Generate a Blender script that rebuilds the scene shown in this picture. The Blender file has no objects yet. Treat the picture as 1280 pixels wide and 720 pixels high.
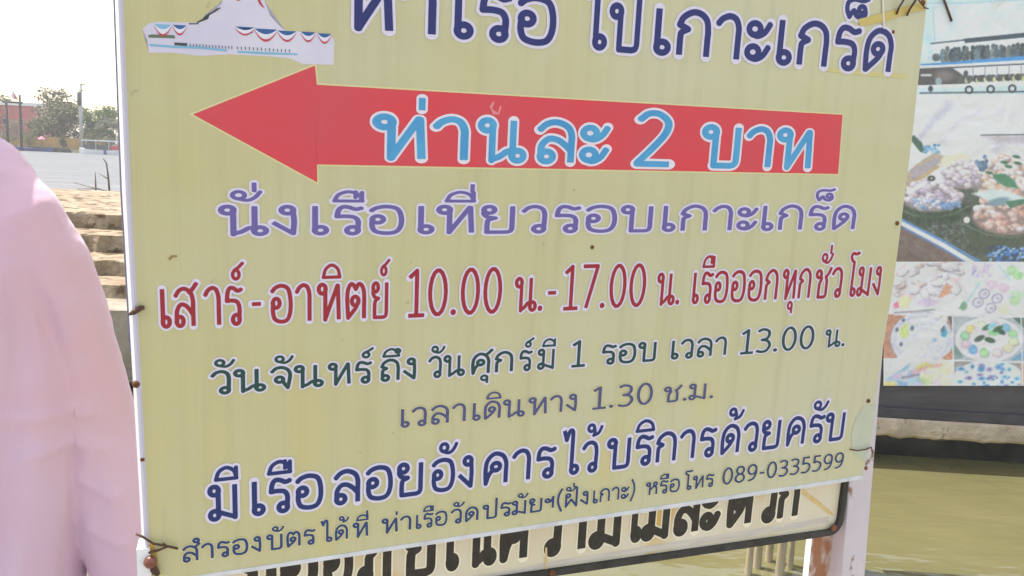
import bpy, bmesh, math, random
import numpy as np
from mathutils import Vector, Matrix, noise as mnoise
random.seed(7); rng = np.random.default_rng(7)
R = math.radians
scene = bpy.context.scene
COL = scene.collection

# ------------------------------------------------------------------ camera, sky, sun, exposure
CAM_H = 1.40
F_PX = 1080.0                      # focal length in pixels of the 1280 px wide photograph
PITCH, ROLL = R(8.24), 0.045
FWD = Vector((0, math.cos(PITCH), -math.sin(PITCH)))
R0 = Vector((1, 0, 0)); U0 = Vector((0, math.sin(PITCH), math.cos(PITCH)))
RIGHT = R0*math.cos(ROLL) + U0*math.sin(ROLL)
UP = -R0*math.sin(ROLL) + U0*math.cos(ROLL)
EYE = Vector((0, 0, CAM_H))
cam = bpy.data.cameras.new('camera'); cam.sensor_width = 36.0
cam.lens = 36.0*F_PX/1280.0; cam.clip_start = 0.05; cam.clip_end = 5000
camo = bpy.data.objects.new('camera', cam); COL.objects.link(camo)
M3 = Matrix((RIGHT, UP, -FWD)).transposed()
camo.matrix_world = Matrix.Translation(EYE) @ M3.to_4x4()
scene.camera = camo

SUN_AZ, SUN_EL = R(-66), R(65)
world = bpy.data.worlds.new("World"); scene.world = world; world.use_nodes = True
wn = world.node_tree.nodes; wl = world.node_tree.links
sky = wn.new('ShaderNodeTexSky'); sky.sky_type = 'NISHITA'; sky.sun_disc = False
sky.sun_elevation = SUN_EL; sky.sun_rotation = SUN_AZ
sky.air_density = 1.0; sky.dust_density = 1.6; sky.ozone_density = 1.0
wn['Background'].inputs['Strength'].default_value = 0.15
warm = wn.new('ShaderNodeMix'); warm.data_type = 'RGBA'; warm.blend_type = 'MULTIPLY'; warm.inputs['Factor'].default_value = 1.0
warm.inputs['B'].default_value = (1.20, 0.98, 0.76, 1)        # the camera's white balance for open shade
wl.new(sky.outputs[0], warm.inputs['A']); wl.new(warm.outputs['Result'], wn['Background'].inputs['Color'])
sun = bpy.data.lights.new('sun', 'SUN'); sun.energy = 2.2; sun.angle = R(0.5); sun.color = (1.0, 0.95, 0.87)
suno = bpy.data.objects.new('sun', sun); COL.objects.link(suno)
sdir = Vector((math.sin(SUN_AZ)*math.cos(SUN_EL), math.cos(SUN_AZ)*math.cos(SUN_EL), math.sin(SUN_EL)))
suno.rotation_euler = sdir.to_track_quat('Z', 'Y').to_euler()
vs = scene.view_settings
vs.view_transform = 'Standard'; vs.look = 'None'; vs.gamma = 1.0; vs.use_curve_mapping = False
vs.exposure = 1.55

# ------------------------------------------------------------------ helpers
def ray(px, py):
    return (RIGHT*((px-640)/F_PX) - UP*((py-360)/F_PX) + FWD)
def at_depth_y(px, py, Y):                # world point on the ray with forward distance Y
    d = ray(px, py); return EYE + d*(Y/d.y)
def on_plane(px, py, p0, n):
    d = ray(px, py); return EYE + d*((p0-EYE).dot(n)/d.dot(n))
def lin(c):
    c = c/255.0
    return c/12.92 if c <= 0.04045 else ((c+0.055)/1.055)**2.4
def S(r, g, b): return (lin(r), lin(g), lin(b), 1.0)

def mat(name, color, rough=0.6, metal=0.0, spec=0.5):
    m = bpy.data.materials.new(name); m.use_nodes = True
    b = m.node_tree.nodes['Principled BSDF']
    b.inputs['Base Color'].default_value = color if len(color) == 4 else (*color, 1)
    b.inputs['Roughness'].default_value = rough; b.inputs['Metallic'].default_value = metal
    b.inputs['Specular IOR Level'].default_value = spec
    return m
def nodes(m): return m.node_tree.nodes, m.node_tree.links, m.node_tree.nodes['Principled BSDF']
def noisy(name, c1, c2, scale=5, rough=0.7, detail=6, lo=0.35, hi=0.65, bump=0.0, stretch=(1, 1, 1), c3=None, lo3=.62, hi3=.7, scale3=None, bump_scale=None, dist=0.01):
    m = mat(name, c1, rough); n, l, b = nodes(m)
    tc = n.new('ShaderNodeTexCoord'); mp = n.new('ShaderNodeMapping'); mp.inputs['Scale'].default_value = stretch
    l.new(tc.outputs['Object'], mp.inputs['Vector'])
    t = n.new('ShaderNodeTexNoise'); t.inputs['Scale'].default_value = scale; t.inputs['Detail'].default_value = detail
    l.new(mp.outputs[0], t.inputs['Vector'])
    rp = n.new('ShaderNodeValToRGB'); rp.color_ramp.elements[0].position = lo; rp.color_ramp.elements[1].position = hi
    rp.color_ramp.elements[0].color = c1 if len(c1) == 4 else (*c1, 1); rp.color_ramp.elements[1].color = c2 if len(c2) == 4 else (*c2, 1)
    l.new(t.outputs['Fac'], rp.inputs[0]); out = rp.outputs[0]
    if c3:
        t3 = n.new('ShaderNodeTexNoise'); t3.inputs['Scale'].default_value = scale3 or scale*2.3; t3.inputs['Detail'].default_value = 8
        l.new(mp.outputs[0], t3.inputs['Vector'])
        r3 = n.new('ShaderNodeMapRange'); r3.inputs['From Min'].default_value = lo3; r3.inputs['From Max'].default_value = hi3
        l.new(t3.outputs['Fac'], r3.inputs['Value'])
        mx = n.new('ShaderNodeMix'); mx.data_type = 'RGBA'; l.new(r3.outputs[0], mx.inputs['Factor'])
        l.new(out, mx.inputs['A']); mx.inputs['B'].default_value = c3 if len(c3) == 4 else (*c3, 1); out = mx.outputs['Result']
    l.new(out, b.inputs['Base Color'])
    if bump:
        tb = n.new('ShaderNodeTexNoise'); tb.inputs['Scale'].default_value = bump_scale or scale*4; tb.inputs['Detail'].default_value = 8
        l.new(tc.outputs['Object'], tb.inputs['Vector'])
        bp = n.new('ShaderNodeBump'); bp.inputs['Strength'].default_value = bump; bp.inputs['Distance'].default_value = dist
        l.new(tb.outputs['Fac'], bp.inputs['Height']); l.new(bp.outputs[0], b.inputs['Normal'])
    return m

def link(name, me, parent=None, mats=()):
    o = bpy.data.objects.new(name, me); COL.objects.link(o)
    for m in mats: me.materials.append(m)
    if parent: o.parent = parent
    return o
def obj(name, bm, m, parent=None, smooth=False):
    me = bpy.data.meshes.new(name); bmesh.ops.recalc_face_normals(bm, faces=bm.faces[:]); bm.to_mesh(me); bm.free()
    if smooth:
        for p in me.polygons: p.use_smooth = True
    return link(name, me, parent, m if isinstance(m, (list, tuple)) else (m,))
def mesh(name, verts, faces, m, parent=None, smooth=False):
    me = bpy.data.meshes.new(name); me.from_pydata([tuple(v) for v in verts], [], faces); me.update()
    if smooth:
        for p in me.polygons: p.use_smooth = True
    return link(name, me, parent, m if isinstance(m, (list, tuple)) else (m,))
def tag(o, label, cat, group=None, kind=None):
    if label: o['label'] = label
    if cat: o['category'] = cat
    if group: o['group'] = group
    if kind: o['kind'] = kind
    return o
def empty(name, loc, label, cat, group=None, mw=None):
    o = bpy.data.objects.new(name, None); COL.objects.link(o); o.empty_display_size = .1
    if mw is not None: o.matrix_world = mw
    else: o.location = loc
    return tag(o, label, cat, group)
def box(bm, x0, x1, y0, y1, z0, z1, bev=0.0):
    r = bmesh.ops.create_cube(bm, size=1.0)
    for v in r['verts']:
        v.co = Vector(((x0+x1)/2+v.co.x*(x1-x0), (y0+y1)/2+v.co.y*(y1-y0), (z0+z1)/2+v.co.z*(z1-z0)))
    if bev:
        ed = list({e for v in r['verts'] for e in v.link_edges})
        bmesh.ops.bevel(bm, geom=ed, offset=bev, segments=2, affect='EDGES', profile=.6)
def tube(bm, pts, rads, seg=8, cap=True):
    pts = [Vector(p) for p in pts]
    if not hasattr(rads, '__len__'): rads = [rads]*len(pts)
    rings = []; prev = None
    for i, p in enumerate(pts):
        t = (pts[min(i+1, len(pts)-1)]-pts[max(i-1, 0)]).normalized()
        if prev is None:
            a = t.orthogonal().normalized()
        else:
            a = (prev - t*prev.dot(t)).normalized()
        prev = a; b = t.cross(a)
        rings.append([bm.verts.new(p+(a*math.cos(2*math.pi*k/seg)+b*math.sin(2*math.pi*k/seg))*rads[i]) for k in range(seg)])
    for i in range(len(rings)-1):
        for k in range(seg):
            bm.faces.new((rings[i][k], rings[i][(k+1) % seg], rings[i+1][(k+1) % seg], rings[i+1][k]))
    if cap:
        bm.faces.new(rings[0][::-1]); bm.faces.new(rings[-1])
def prism(bm, pts, y0, y1):
    """polygon in x,z extruded along y"""
    a = [bm.verts.new((p[0], y0, p[1])) for p in pts]; b = [bm.verts.new((p[0], y1, p[1])) for p in pts]
    bm.faces.new(a); bm.faces.new(b[::-1])
    for i in range(len(pts)):
        j = (i+1) % len(pts); bm.faces.new((a[i], b[i], b[j], a[j]))
def ball(bm, c, r, sx=1, sy=1, sz=1, u=12, v=8):
    q = bmesh.ops.create_uvsphere(bm, u_segments=u, v_segments=v, radius=r)
    for w in q['verts']: w.co = Vector((c[0]+w.co.x*sx, c[1]+w.co.y*sy, c[2]+w.co.z*sz))

# ------------------------------------------------------------------ setting: quay, water, far bank
WATER_Z = -1.10
concrete = noisy('weathered_concrete', (.22, .19, .15), (.36, .32, .26), 3, .9, bump=.6, c3=(.10, .08, .06), scale3=2.2, bump_scale=14, dist=.03)
dark_conc = noisy('damp_concrete', (.06, .055, .045), (.13, .12, .095), 3, .9, bump=.5, bump_scale=12, dist=.02)
bm = bmesh.new(); box(bm, -4, 3.2, -4, 1.85, -.25, 0, .02)
q = obj('quay_pavement', bm, noisy('quay_concrete', (.2, .19, .17), (.3, .28, .25), 4, .9, bump=.4)); q['kind'] = 'structure'
bm = bmesh.new(); box(bm, -3.9, 3.1, -4, 1.6, WATER_Z-2.5, -.252)
q = obj('quay_wall', bm, dark_conc); q['kind'] = 'structure'

def water_mat():
    m = mat('muddy_water', (.30, .28, .13), .12); n, l, b = nodes(m)
    tc = n.new('ShaderNodeTexCoord')
    g = n.new('ShaderNodeSeparateXYZ'); l.new(tc.outputs['Object'], g.inputs[0])
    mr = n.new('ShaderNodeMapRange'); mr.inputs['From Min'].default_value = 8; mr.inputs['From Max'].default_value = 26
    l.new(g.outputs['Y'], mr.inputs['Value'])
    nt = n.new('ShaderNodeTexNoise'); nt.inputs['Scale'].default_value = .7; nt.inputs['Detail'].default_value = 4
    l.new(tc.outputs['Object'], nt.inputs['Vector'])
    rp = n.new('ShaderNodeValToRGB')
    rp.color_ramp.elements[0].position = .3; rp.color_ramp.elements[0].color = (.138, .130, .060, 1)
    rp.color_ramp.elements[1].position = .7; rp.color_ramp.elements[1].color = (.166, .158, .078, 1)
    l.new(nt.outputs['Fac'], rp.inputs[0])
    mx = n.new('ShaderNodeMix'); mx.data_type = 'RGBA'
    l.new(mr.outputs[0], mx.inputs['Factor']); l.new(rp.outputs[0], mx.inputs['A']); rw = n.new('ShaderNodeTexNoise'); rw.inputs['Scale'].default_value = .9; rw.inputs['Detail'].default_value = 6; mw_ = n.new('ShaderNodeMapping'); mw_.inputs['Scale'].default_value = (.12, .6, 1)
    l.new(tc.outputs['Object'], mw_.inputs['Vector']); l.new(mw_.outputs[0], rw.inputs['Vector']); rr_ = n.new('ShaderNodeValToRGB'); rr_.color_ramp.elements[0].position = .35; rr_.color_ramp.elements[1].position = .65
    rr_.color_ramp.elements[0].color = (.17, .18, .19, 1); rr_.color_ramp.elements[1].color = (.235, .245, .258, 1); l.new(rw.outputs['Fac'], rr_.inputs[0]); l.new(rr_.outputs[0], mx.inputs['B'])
    mpr = n.new('ShaderNodeMapping'); mpr.inputs['Scale'].default_value = (.25, 1.0, 1); l.new(tc.outputs['Object'], mpr.inputs['Vector'])
    rip = n.new('ShaderNodeTexNoise'); rip.inputs['Scale'].default_value = .5; rip.inputs['Detail'].default_value = 6; rip.inputs['Roughness'].default_value = .7
    l.new(mpr.outputs[0], rip.inputs['Vector'])
    rb = n.new('ShaderNodeBump'); rb.inputs['Strength'].default_value = .9; rb.inputs['Distance'].default_value = 1.2; l.new(rip.outputs['Fac'], rb.inputs['Height'])
    l.new(mx.outputs['Result'], b.inputs['Base Color'])
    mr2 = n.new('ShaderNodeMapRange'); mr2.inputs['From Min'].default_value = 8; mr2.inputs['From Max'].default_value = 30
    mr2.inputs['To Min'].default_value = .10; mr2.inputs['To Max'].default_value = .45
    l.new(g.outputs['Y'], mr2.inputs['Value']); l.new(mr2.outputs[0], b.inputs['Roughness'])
    t = n.new('ShaderNodeTexNoise'); t.inputs['Scale'].default_value = 1.5; t.inputs['Detail'].default_value = 3
    mp = n.new('ShaderNodeMapping'); mp.inputs['Scale'].default_value = (1, 2.2, 1); l.new(tc.outputs['Object'], mp.inputs['Vector'])
    l.new(mp.outputs[0], t.inputs['Vector'])
    bp = n.new('ShaderNodeBump'); bp.inputs['Strength'].default_value = .5; bp.inputs['Distance'].default_value = .05
    l.new(t.outputs['Fac'], bp.inputs['Height'])
    nm = n.new('ShaderNodeMix'); nm.data_type = 'VECTOR'; l.new(mr.outputs[0], nm.inputs['Factor']); l.new(bp.outputs[0], nm.inputs['A']); l.new(rb.outputs[0], nm.inputs['B']); l.new(nm.outputs['Result'], b.inputs['Normal'])
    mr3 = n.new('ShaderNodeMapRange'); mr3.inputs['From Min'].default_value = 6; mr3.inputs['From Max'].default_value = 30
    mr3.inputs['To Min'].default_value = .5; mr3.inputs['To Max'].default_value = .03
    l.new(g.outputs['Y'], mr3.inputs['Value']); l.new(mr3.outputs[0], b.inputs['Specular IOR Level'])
    return m
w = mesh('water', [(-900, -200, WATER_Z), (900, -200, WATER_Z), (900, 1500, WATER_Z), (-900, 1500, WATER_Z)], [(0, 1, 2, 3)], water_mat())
w['kind'] = 'structure'

BANK_Y = 226.0
earth = noisy('bank_earth', (.10, .09, .05), (.17, .15, .09), .2, .95)
bm = bmesh.new()
prof = [(BANK_Y, WATER_Z-2), (BANK_Y+.5, WATER_Z+.9), (BANK_Y+4, WATER_Z+1.4), (BANK_Y+60, WATER_Z+2.2), (BANK_Y+900, WATER_Z+3)]
xs = np.linspace(-420, 700, 57); rows = []
for x in xs:
    rows.append([bm.verts.new((x, p[0]-.16*(x+110)*(1 if i < 4 else 0)*.25, p[1]+.15*math.sin(x*.7+i))) for i, p in enumerate(prof)])
for i in range(len(rows)-1):
    for k in range(len(prof)-1): bm.faces.new((rows[i][k], rows[i+1][k], rows[i+1][k+1], rows[i][k+1]))
q = obj('far_bank', bm, earth, smooth=True); q['kind'] = 'structure'

# ------------------------------------------------------------------ stroke lettering (looped Thai hand built from centre lines)
def ring(x, y, r=.128): return ('r', x, y, r)
def ell(x, y, rx, ry): return ('e', x, y, rx, ry)
def ln(*p): return ('l', p)
def sm(*p): return ('s', p)
LT = ring(.14, .87); ST = ln((.255, .87), (.255, .0))
ARCH = sm((.14, .02), (.12, .45), (.16, .76), (.3, .95), (.46, 1.0), (.66, .9), (.76, .66), (.76, .4)); RL = ln((.76, .42), (.76, 0))
BEAK = [sm((.13, .0), (.13, .42), (.16, .52), (.29, .6)), ln((.29, .6), (.1, .69)), sm((.1, .69), (.18, .87), (.38, 1.0), (.58, .97), (.71, .83), (.75, .6), (.75, .4)), ln((.75, .42), (.75, 0))]
UB = [ln((.255, 0), (.62, 0)), sm((.6, 0), (.7, .03), (.74, .12), (.745, .25))]
G = {
 'ก': (.88, BEAK),
 'ท': (.9, [LT, ST, ln((.26, .02), (.70, .96)), ln((.72, .96), (.76, .0))]),
 'ร': (.7, [sm((.64, .94), (.5, .9), (.36, .97), (.22, .98), (.13, .86), (.1, .63)), sm((.1, .63), (.3, .64), (.48, .6), (.56, .46), (.56, .25), (.55, .13)), ring(.44, .12)]),
 'เ': (.44, [ln((.12, 1), (.12, .14)), ring(.235, .13)]),
 'ไ': (.56, [ln((-.12, 1.5), (-.02, 1.18)), sm((-.02, 1.18), (.06, 1.42), (.14, 1.5), (.21, 1.44), (.22, 1.25)), ln((.22, 1.28), (.22, .14)), ring(.335, .13)]),
 'ใ': (.56, [ring(.1, 1.3), sm((.1, 1.42), (.2, 1.42), (.22, 1.25)), ln((.22, 1.28), (.22, .14)), ring(.335, .13)]),
 'โ': (.58, [sm((.5, 1.54), (.3, 1.5), (.08, 1.52), (.0, 1.4), (.08, 1.28), (.22, 1.2)), ln((.22, 1.21), (.22, .14)), ring(.335, .13)]),
 'า': (.68, [sm((.04, .8), (.14, .93), (.3, 1.0), (.45, .94), (.525, .75), (.53, .5)), ln((.53, .52), (.53, 0))]),
 'ะ': (.62, [ring(.18, .76, .14), sm((.12, .63), (.27, .6), (.43, .7), (.55, .92)), ring(.18, .2, .14), sm((.12, .07), (.27, .04), (.43, .14), (.55, .36))]),
 'ป': (.9, [LT, ST]+UB+[ln((.745, .2), (.745, 1.48))]),
 'บ': (.9, [LT, ST]+UB+[ln((.745, .2), (.745, 1.0))]),
 'ฝ': (.94, [ring(.25, .87), ln((.135, .87), (.135, 0)), ln((.135, .02), (.45, .55)), ln((.45, .55), (.77, .02)), ln((.78, 0), (.78, 1.46))]),
 'ภ': (.94, [ring(.09, .13), sm((.205, .1), (.205, .42), (.22, .52), (.33, .6)), ln((.33, .6), (.15, .69)), sm((.15, .69), (.22, .87), (.42, 1.0), (.62, .97), (.75, .83), (.79, .6), (.79, .4)), ln((.79, .42), (.79, 0))]),
 'ถ': (.88, [ring(.245, .13), sm((.13, .12), (.13, .42), (.16, .52), (.29, .6)), ln((.29, .6), (.1, .69)), BEAK[2], BEAK[3]]),
 'ด': (.9, [ring(.42, .54), sm((.535, .52), (.44, .32), (.16, .02)), ARCH, RL]),
 'ต': (.9, [ring(.42, .5), sm((.535, .48), (.44, .3), (.16, .02)), sm((.16, .02), (.12, .5), (.14, .8), (.24, .98), (.35, .96), (.44, .84)), sm((.44, .84), (.54, .98), (.66, .95), (.75, .76), (.765, .4)), RL]),
 'ค': (.9, [ring(.44, .56), sm((.44, .445), (.32, .42), (.22, .28), (.14, .02)), ARCH, RL]),
 'ศ': (.92, [ring(.44, .56), sm((.44, .445), (.32, .42), (.22, .28), (.14, .02)), ARCH, RL, sm((.62, .92), (.74, 1.02), (.9, 1.2))]),
 'อ': (.92, [ring(.245, .52), sm((.13, .52), (.12, .27), (.2, .07), (.44, 0), (.67, .06), (.775, .3), (.775, .65), (.68, .92), (.44, 1.0), (.22, .95), (.09, .84))]),
 'ล': (.9, [sm((.1, .8), (.24, .95), (.44, 1.0), (.66, .9), (.75, .7), (.755, .4)), ln((.755, .42), (.755, 0)), ring(.255, .13), sm((.14, .13), (.15, .4), (.28, .57), (.46, .56), (.62, .44), (.74, .3))]),
 'ส': (.92, [sm((.1, .8), (.24, .95), (.44, 1.0), (.66, .9), (.75, .7), (.755, .4)), ln((.755, .42), (.755, 0)), ring(.255, .13), sm((.14, .13), (.15, .4), (.28, .57), (.46, .56), (.62, .44), (.74, .3)), sm((.62, .9), (.74, .98), (.9, 1.14))]),
 'น': (.98, [LT, ST, ln((.69, 1), (.69, .14)), ring(.8, .13), sm((.26, .03), (.42, .1), (.56, .22), (.69, .25))]),
 'ม': (.92, [LT, ln((.255, .87), (.255, .13)), ring(.14, .13), ln((.2, .235), (.74, .02)), ln((.75, 0), (.75, 1))]),
 'ง': (.64, [ring(.34, .87), sm((.455, .87), (.48, .45), (.46, .02)), ln((.46, .02), (.04, .42))]),
 'ย': (.9, [ring(.2, .87), sm((.085, .85), (.08, .7), (.17, .59), (.34, .55)), sm((.34, .55), (.19, .47), (.16, .3), (.16, .0)), ln((.16, 0), (.62, 0)), UB[1], ln((.745, .2), (.745, 1))]),
 'ว': (.7, [sm((.05, .8), (.17, .95), (.34, 1.0), (.5, .92), (.565, .72), (.565, .4), (.555, .13)), ring(.44, .12)]),
 'ห': (.94, [LT, ST, sm((.26, .36), (.45, .58), (.62, .74)), ring(.66, .86), sm((.56, .66), (.7, .62), (.77, .48), (.78, .3)), ln((.78, .32), (.78, 0))]),
 'ข': (.84, [ring(.2, .85), sm((.09, .84), (.12, .66), (.25, .58), (.26, .42)), ln((.26, .45), (.26, 0)), ln((.26, 0), (.6, 0)), sm((.58, 0), (.66, .03), (.69, .12), (.69, .25)), ln((.69, .2), (.69, 1))]),
 'ช': (.86, [ring(.18, .82), sm((.29, .8), (.34, .64), (.26, .5), (.24, .3)), ln((.24, .35), (.24, 0)), ln((.24, 0), (.56, 0)), sm((.54, 0), (.62, .03), (.66, .12), (.66, .25)), sm((.66, .2), (.65, .55), (.58, .72)), sm((.58, .72), (.7, .82), (.84, 1.04))]),
 'จ': (.8, [sm((.06, .8), (.2, .96), (.4, 1.0), (.6, .88), (.68, .6), (.6, .02)), sm((.6, .02), (.5, .2), (.42, .36)), ring(.32, .43)]),
 'ฯ': (.68, [ring(.18, .7), sm((.13, .6), (.32, .6), (.44, .72), (.52, .96)), ln((.52, .95), (.52, .1))]),
 '(': (.42, [sm((.34, 1.5), (.14, 1.0), (.12, .4), (.34, -.3))]),
 ')': (.42, [sm((.08, 1.5), (.28, 1.0), (.3, .4), (.08, -.3))]),
 '-': (.46, [ln((.06, .52), (.4, .52))]),
 '.': (.3, [ell(.13, .05, .03, .03)]),
 ' ': (.4, []),
 '0': (.8, [ell(.4, .66, .29, .66)]),
 '1': (.7, [ln((.12, 1.12), (.38, 1.32)), ln((.38, 1.32), (.38, 0)), ln((.1, 0), (.66, 0))]),
 '2': (.8, [sm((.1, 1.14), (.25, 1.3), (.45, 1.3), (.62, 1.1), (.58, .8), (.35, .4), (.1, .03)), ln((.1, 0), (.68, 0))]),
 '3': (.76, [sm((.1, 1.22), (.3, 1.32), (.55, 1.22), (.6, .98), (.5, .77), (.28, .7)), sm((.28, .7), (.54, .63), (.66, .36), (.52, .06), (.3, 0), (.08, .07))]),
 '5': (.76, [ln((.6, 1.32), (.16, 1.32)), ln((.16, 1.32), (.15, .76)), sm((.15, .76), (.35, .83), (.58, .7), (.65, .42), (.52, .1), (.3, 0), (.08, .06))]),
 '7': (.76, [ln((.08, 1.32), (.67, 1.32)), ln((.67, 1.32), (.26, 0))]),
 '8': (.78, [ell(.38, 1.0, .24, .31), ell(.38, .34, .29, .34)]),
 '9': (.78, [ell(.37, .92, .28, .4), sm((.65, .92), (.62, .5), (.47, .12), (.14, 0))]),
}
UV = sm((-.66, 1.2), (-.57, 1.43), (-.35, 1.54), (-.13, 1.43), (-.05, 1.2)); UL = ln((-.66, 1.2), (-.05, 1.2))
MARK = {
 'ิ': [UV, UL], 'ี': [UV, UL, ln((-.06, 1.2), (-.06, 1.52))],
 'ื': [UV, UL, ln((-.06, 1.2), (-.06, 1.52)), ln((-.2, 1.33), (-.2, 1.54))],
 'ึ': [UV, UL, ring(-.1, 1.44, .09)],
 'ั': [ring(-.41, 1.40, .125), sm((-.47, 1.285), (-.24, 1.22), (-.08, 1.32), (.03, 1.52))],
 '็': [sm((.08, 1.74), (-.06, 1.68), (-.3, 1.69), (-.44, 1.6), (-.45, 1.42), (-.38, 1.26)), sm((-.38, 1.26), (-.28, 1.42), (-.2, 1.3), (-.06, 1.26), (.03, 1.36), (.0, 1.48)), ring(-.07, 1.46, .08)],
 '่': [ln((-.09, 1.2), (-.09, 1.48))],
 '้': [ring(-.40, 1.5, .115), sm((-.285, 1.5), (-.25, 1.36), (-.3, 1.24)), sm((-.3, 1.24), (-.1, 1.32), (.02, 1.55))],
 '์': [ring(-.25, 1.34, .12), sm((-.37, 1.36), (-.3, 1.46), (-.16, 1.53), (.02, 1.66))],
 'ุ': [ring(-.255, -.25, .12), ln((-.135, -.2), (-.135, -.52))],
 'ํ': [ring(-.2, 1.34, .12)],
}
TONES = '่้์'
def catmull(p, n=7):
    p = [np.array(a, float) for a in p]
    if len(p) < 3: return p
    P = [2*p[0]-p[1]]+p+[2*p[-1]-p[-2]]; out = []
    for i in range(1, len(P)-2):
        for k in range(n):
            t = k/n
            out.append(.5*((2*P[i])+(-P[i-1]+P[i+1])*t+(2*P[i-1]-5*P[i]+4*P[i+1]-P[i+2])*t*t+(-P[i-1]+3*P[i]-3*P[i+1]+P[i+2])*t**3))
    out.append(p[-1]); return out
def polylines(strokes, dx=0, dy=0):
    res = []
    for s in strokes:
        if s[0] in 're':
            rx, ry = (s[3], s[3]) if s[0] == 'r' else (s[3], s[4])
            res.append([(s[1]+dx+rx*math.cos(a), s[2]+dy+ry*math.sin(a)) for a in np.linspace(0, 2*math.pi, 19)])
        elif s[0] == 'l': res.append([(a+dx, b+dy) for a, b in s[1]])
        else: res.append([(a[0]+dx, a[1]+dy) for a in catmull(s[1])])
    return res
class Thin(list): pass            # marks are drawn with a finer pen
def layout(text):
    x = 0; out = []; last = None; up = False
    for ch in text:
        if ch == 'ำ':
            out += polylines(MARK['ํ'], x-.04, 0); ch = 'า'
        if ch in MARK:
            sh = -.22 if last in 'ปฝ' else 0
            sh += {'ว': .07, 'ร': .06, 'น': -.14, 'ง': .07}.get(last, 0)
            dy = .36 if (ch in TONES and up) else 0
            out += [Thin(q) for q in polylines(MARK[ch], x-.115+sh, dy)]
            if ch in 'ิีึืั': up = True
        else:
            a, st = G[ch]; out += polylines(st, x, 0); x += a+.055; last = ch; up = False
    return out
def sdf_mesh(segs, cell, pad):
    """segs: (x0,z0,x1,z1,pen_x,pen_z,halo,free0,free1) -> fill and halo distance fields of an elliptical pen, free ends cut square"""
    A = np.array([q[:4] for q in segs])
    x0 = min(A[:, 0].min(), A[:, 2].min())-pad; x1 = max(A[:, 0].max(), A[:, 2].max())+pad
    z0 = min(A[:, 1].min(), A[:, 3].min())-pad; z1 = max(A[:, 1].max(), A[:, 3].max())+pad
    nx = int((x1-x0)/cell)+2; nz = int((z1-z0)/cell)+2
    D = np.full((nz, nx), 9.); H = np.full((nz, nx), 9.)
    for (ax, az, bx, bz, wx, wz, ha, f0, f1) in segs:
        r = max(wx, wz)*1.3+ha+3*cell
        i0 = max(0, int((min(ax, bx)-r-x0)/cell)); i1 = min(nx, int((max(ax, bx)+r-x0)/cell)+2)
        k0 = max(0, int((min(az, bz)-r-z0)/cell)); k1 = min(nz, int((max(az, bz)+r-z0)/cell)+2)
        X = (x0+np.arange(i0, i1)*cell-ax)/wx; Z = (z0+np.arange(k0, k1)*cell-az)[:, None]/wz
        dx, dz = (bx-ax)/wx, (bz-az)/wz; L = math.sqrt(dx*dx+dz*dz)+1e-9; ux, uz = dx/L, dz/L
        al = X*ux+Z*uz; pe = np.abs(-X*uz+Z*ux)
        e0 = -al; e1 = al-L
        d = np.hypot(np.maximum(0, np.maximum(e0, e1)), pe)-1
        db = d.copy()
        if f0: db = np.where(e0 > -1, np.maximum(np.where(e0 > 0, pe-1, d), e0-.15), db)
        if f1: db = np.where(e1 > -1, np.maximum(np.where(e1 > 0, pe-1, db), e1-.15), db)
        sc = math.sqrt((wx*uz)**2+(wz*ux)**2)     # pen width across the stroke
        D[k0:k1, i0:i1] = np.minimum(D[k0:k1, i0:i1], db)
        H[k0:k1, i0:i1] = np.minimum(H[k0:k1, i0:i1], (d*sc-ha)/max(wx, wz))
    return (D, H, x0, z0, cell)
def march(D, x0, z0, c, y, V, Fc):
    ins = D < 0
    cnt = ins[:-1, :-1].astype(int)+ins[1:, :-1]+ins[:-1, 1:]+ins[1:, 1:]
    nz, nx = cnt.shape
    for k in range(nz):
        row = cnt[k]; full = np.flatnonzero(np.diff(np.concatenate(([0], (row == 4).astype(int), [0]))))
        for a, b in zip(full[::2], full[1::2]):
            n = len(V); z = z0+k*c
            V += [(x0+a*c, y, z), (x0+b*c, y, z), (x0+b*c, y, z+c), (x0+a*c, y, z+c)]; Fc.append((n, n+1, n+2, n+3))
        for i in np.flatnonzero((row > 0) & (row < 4)):
            cs = ((i, k), (i+1, k), (i+1, k+1), (i, k+1)); dv = [D[q[1], q[0]] for q in cs]; pts = []
            for e in range(4):
                p, q = cs[e], cs[(e+1) % 4]; a, b = dv[e], dv[(e+1) % 4]
                if a < 0: pts.append((x0+p[0]*c, y, z0+p[1]*c))
                if (a < 0) != (b < 0):
                    t = a/(a-b); pts.append((x0+(p[0]+(q[0]-p[0])*t)*c, y, z0+(p[1]+(q[1]-p[1])*t)*c))
            if len(pts) >= 3:
                n = len(V); V += pts; Fc.append(tuple(range(n, n+len(pts))))
def letter_mesh(name, segs, fill, halo, parent, yf, yh, cell=.0006):
    mw = max(max(q[4], q[5])*1.3+q[6] for q in segs)
    D, H, x0, z0, c = sdf_mesh(segs, cell, mw+3*cell)
    V, Fc = [], []
    march(D, x0, z0, c, -yf, V, Fc); nf = len(Fc)
    if halo: march(H, x0, z0, c, -yh, V, Fc)
    me = bpy.data.meshes.new(name); me.from_pydata(V, [], Fc)
    o = link(name, me, parent, (fill, halo) if halo else (fill,))
    if halo:
        mi = np.zeros(len(Fc), dtype=np.int32); mi[nf:] = 1; me.polygons.foreach_set('material_index', mi)
    me.update(); return o

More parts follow.
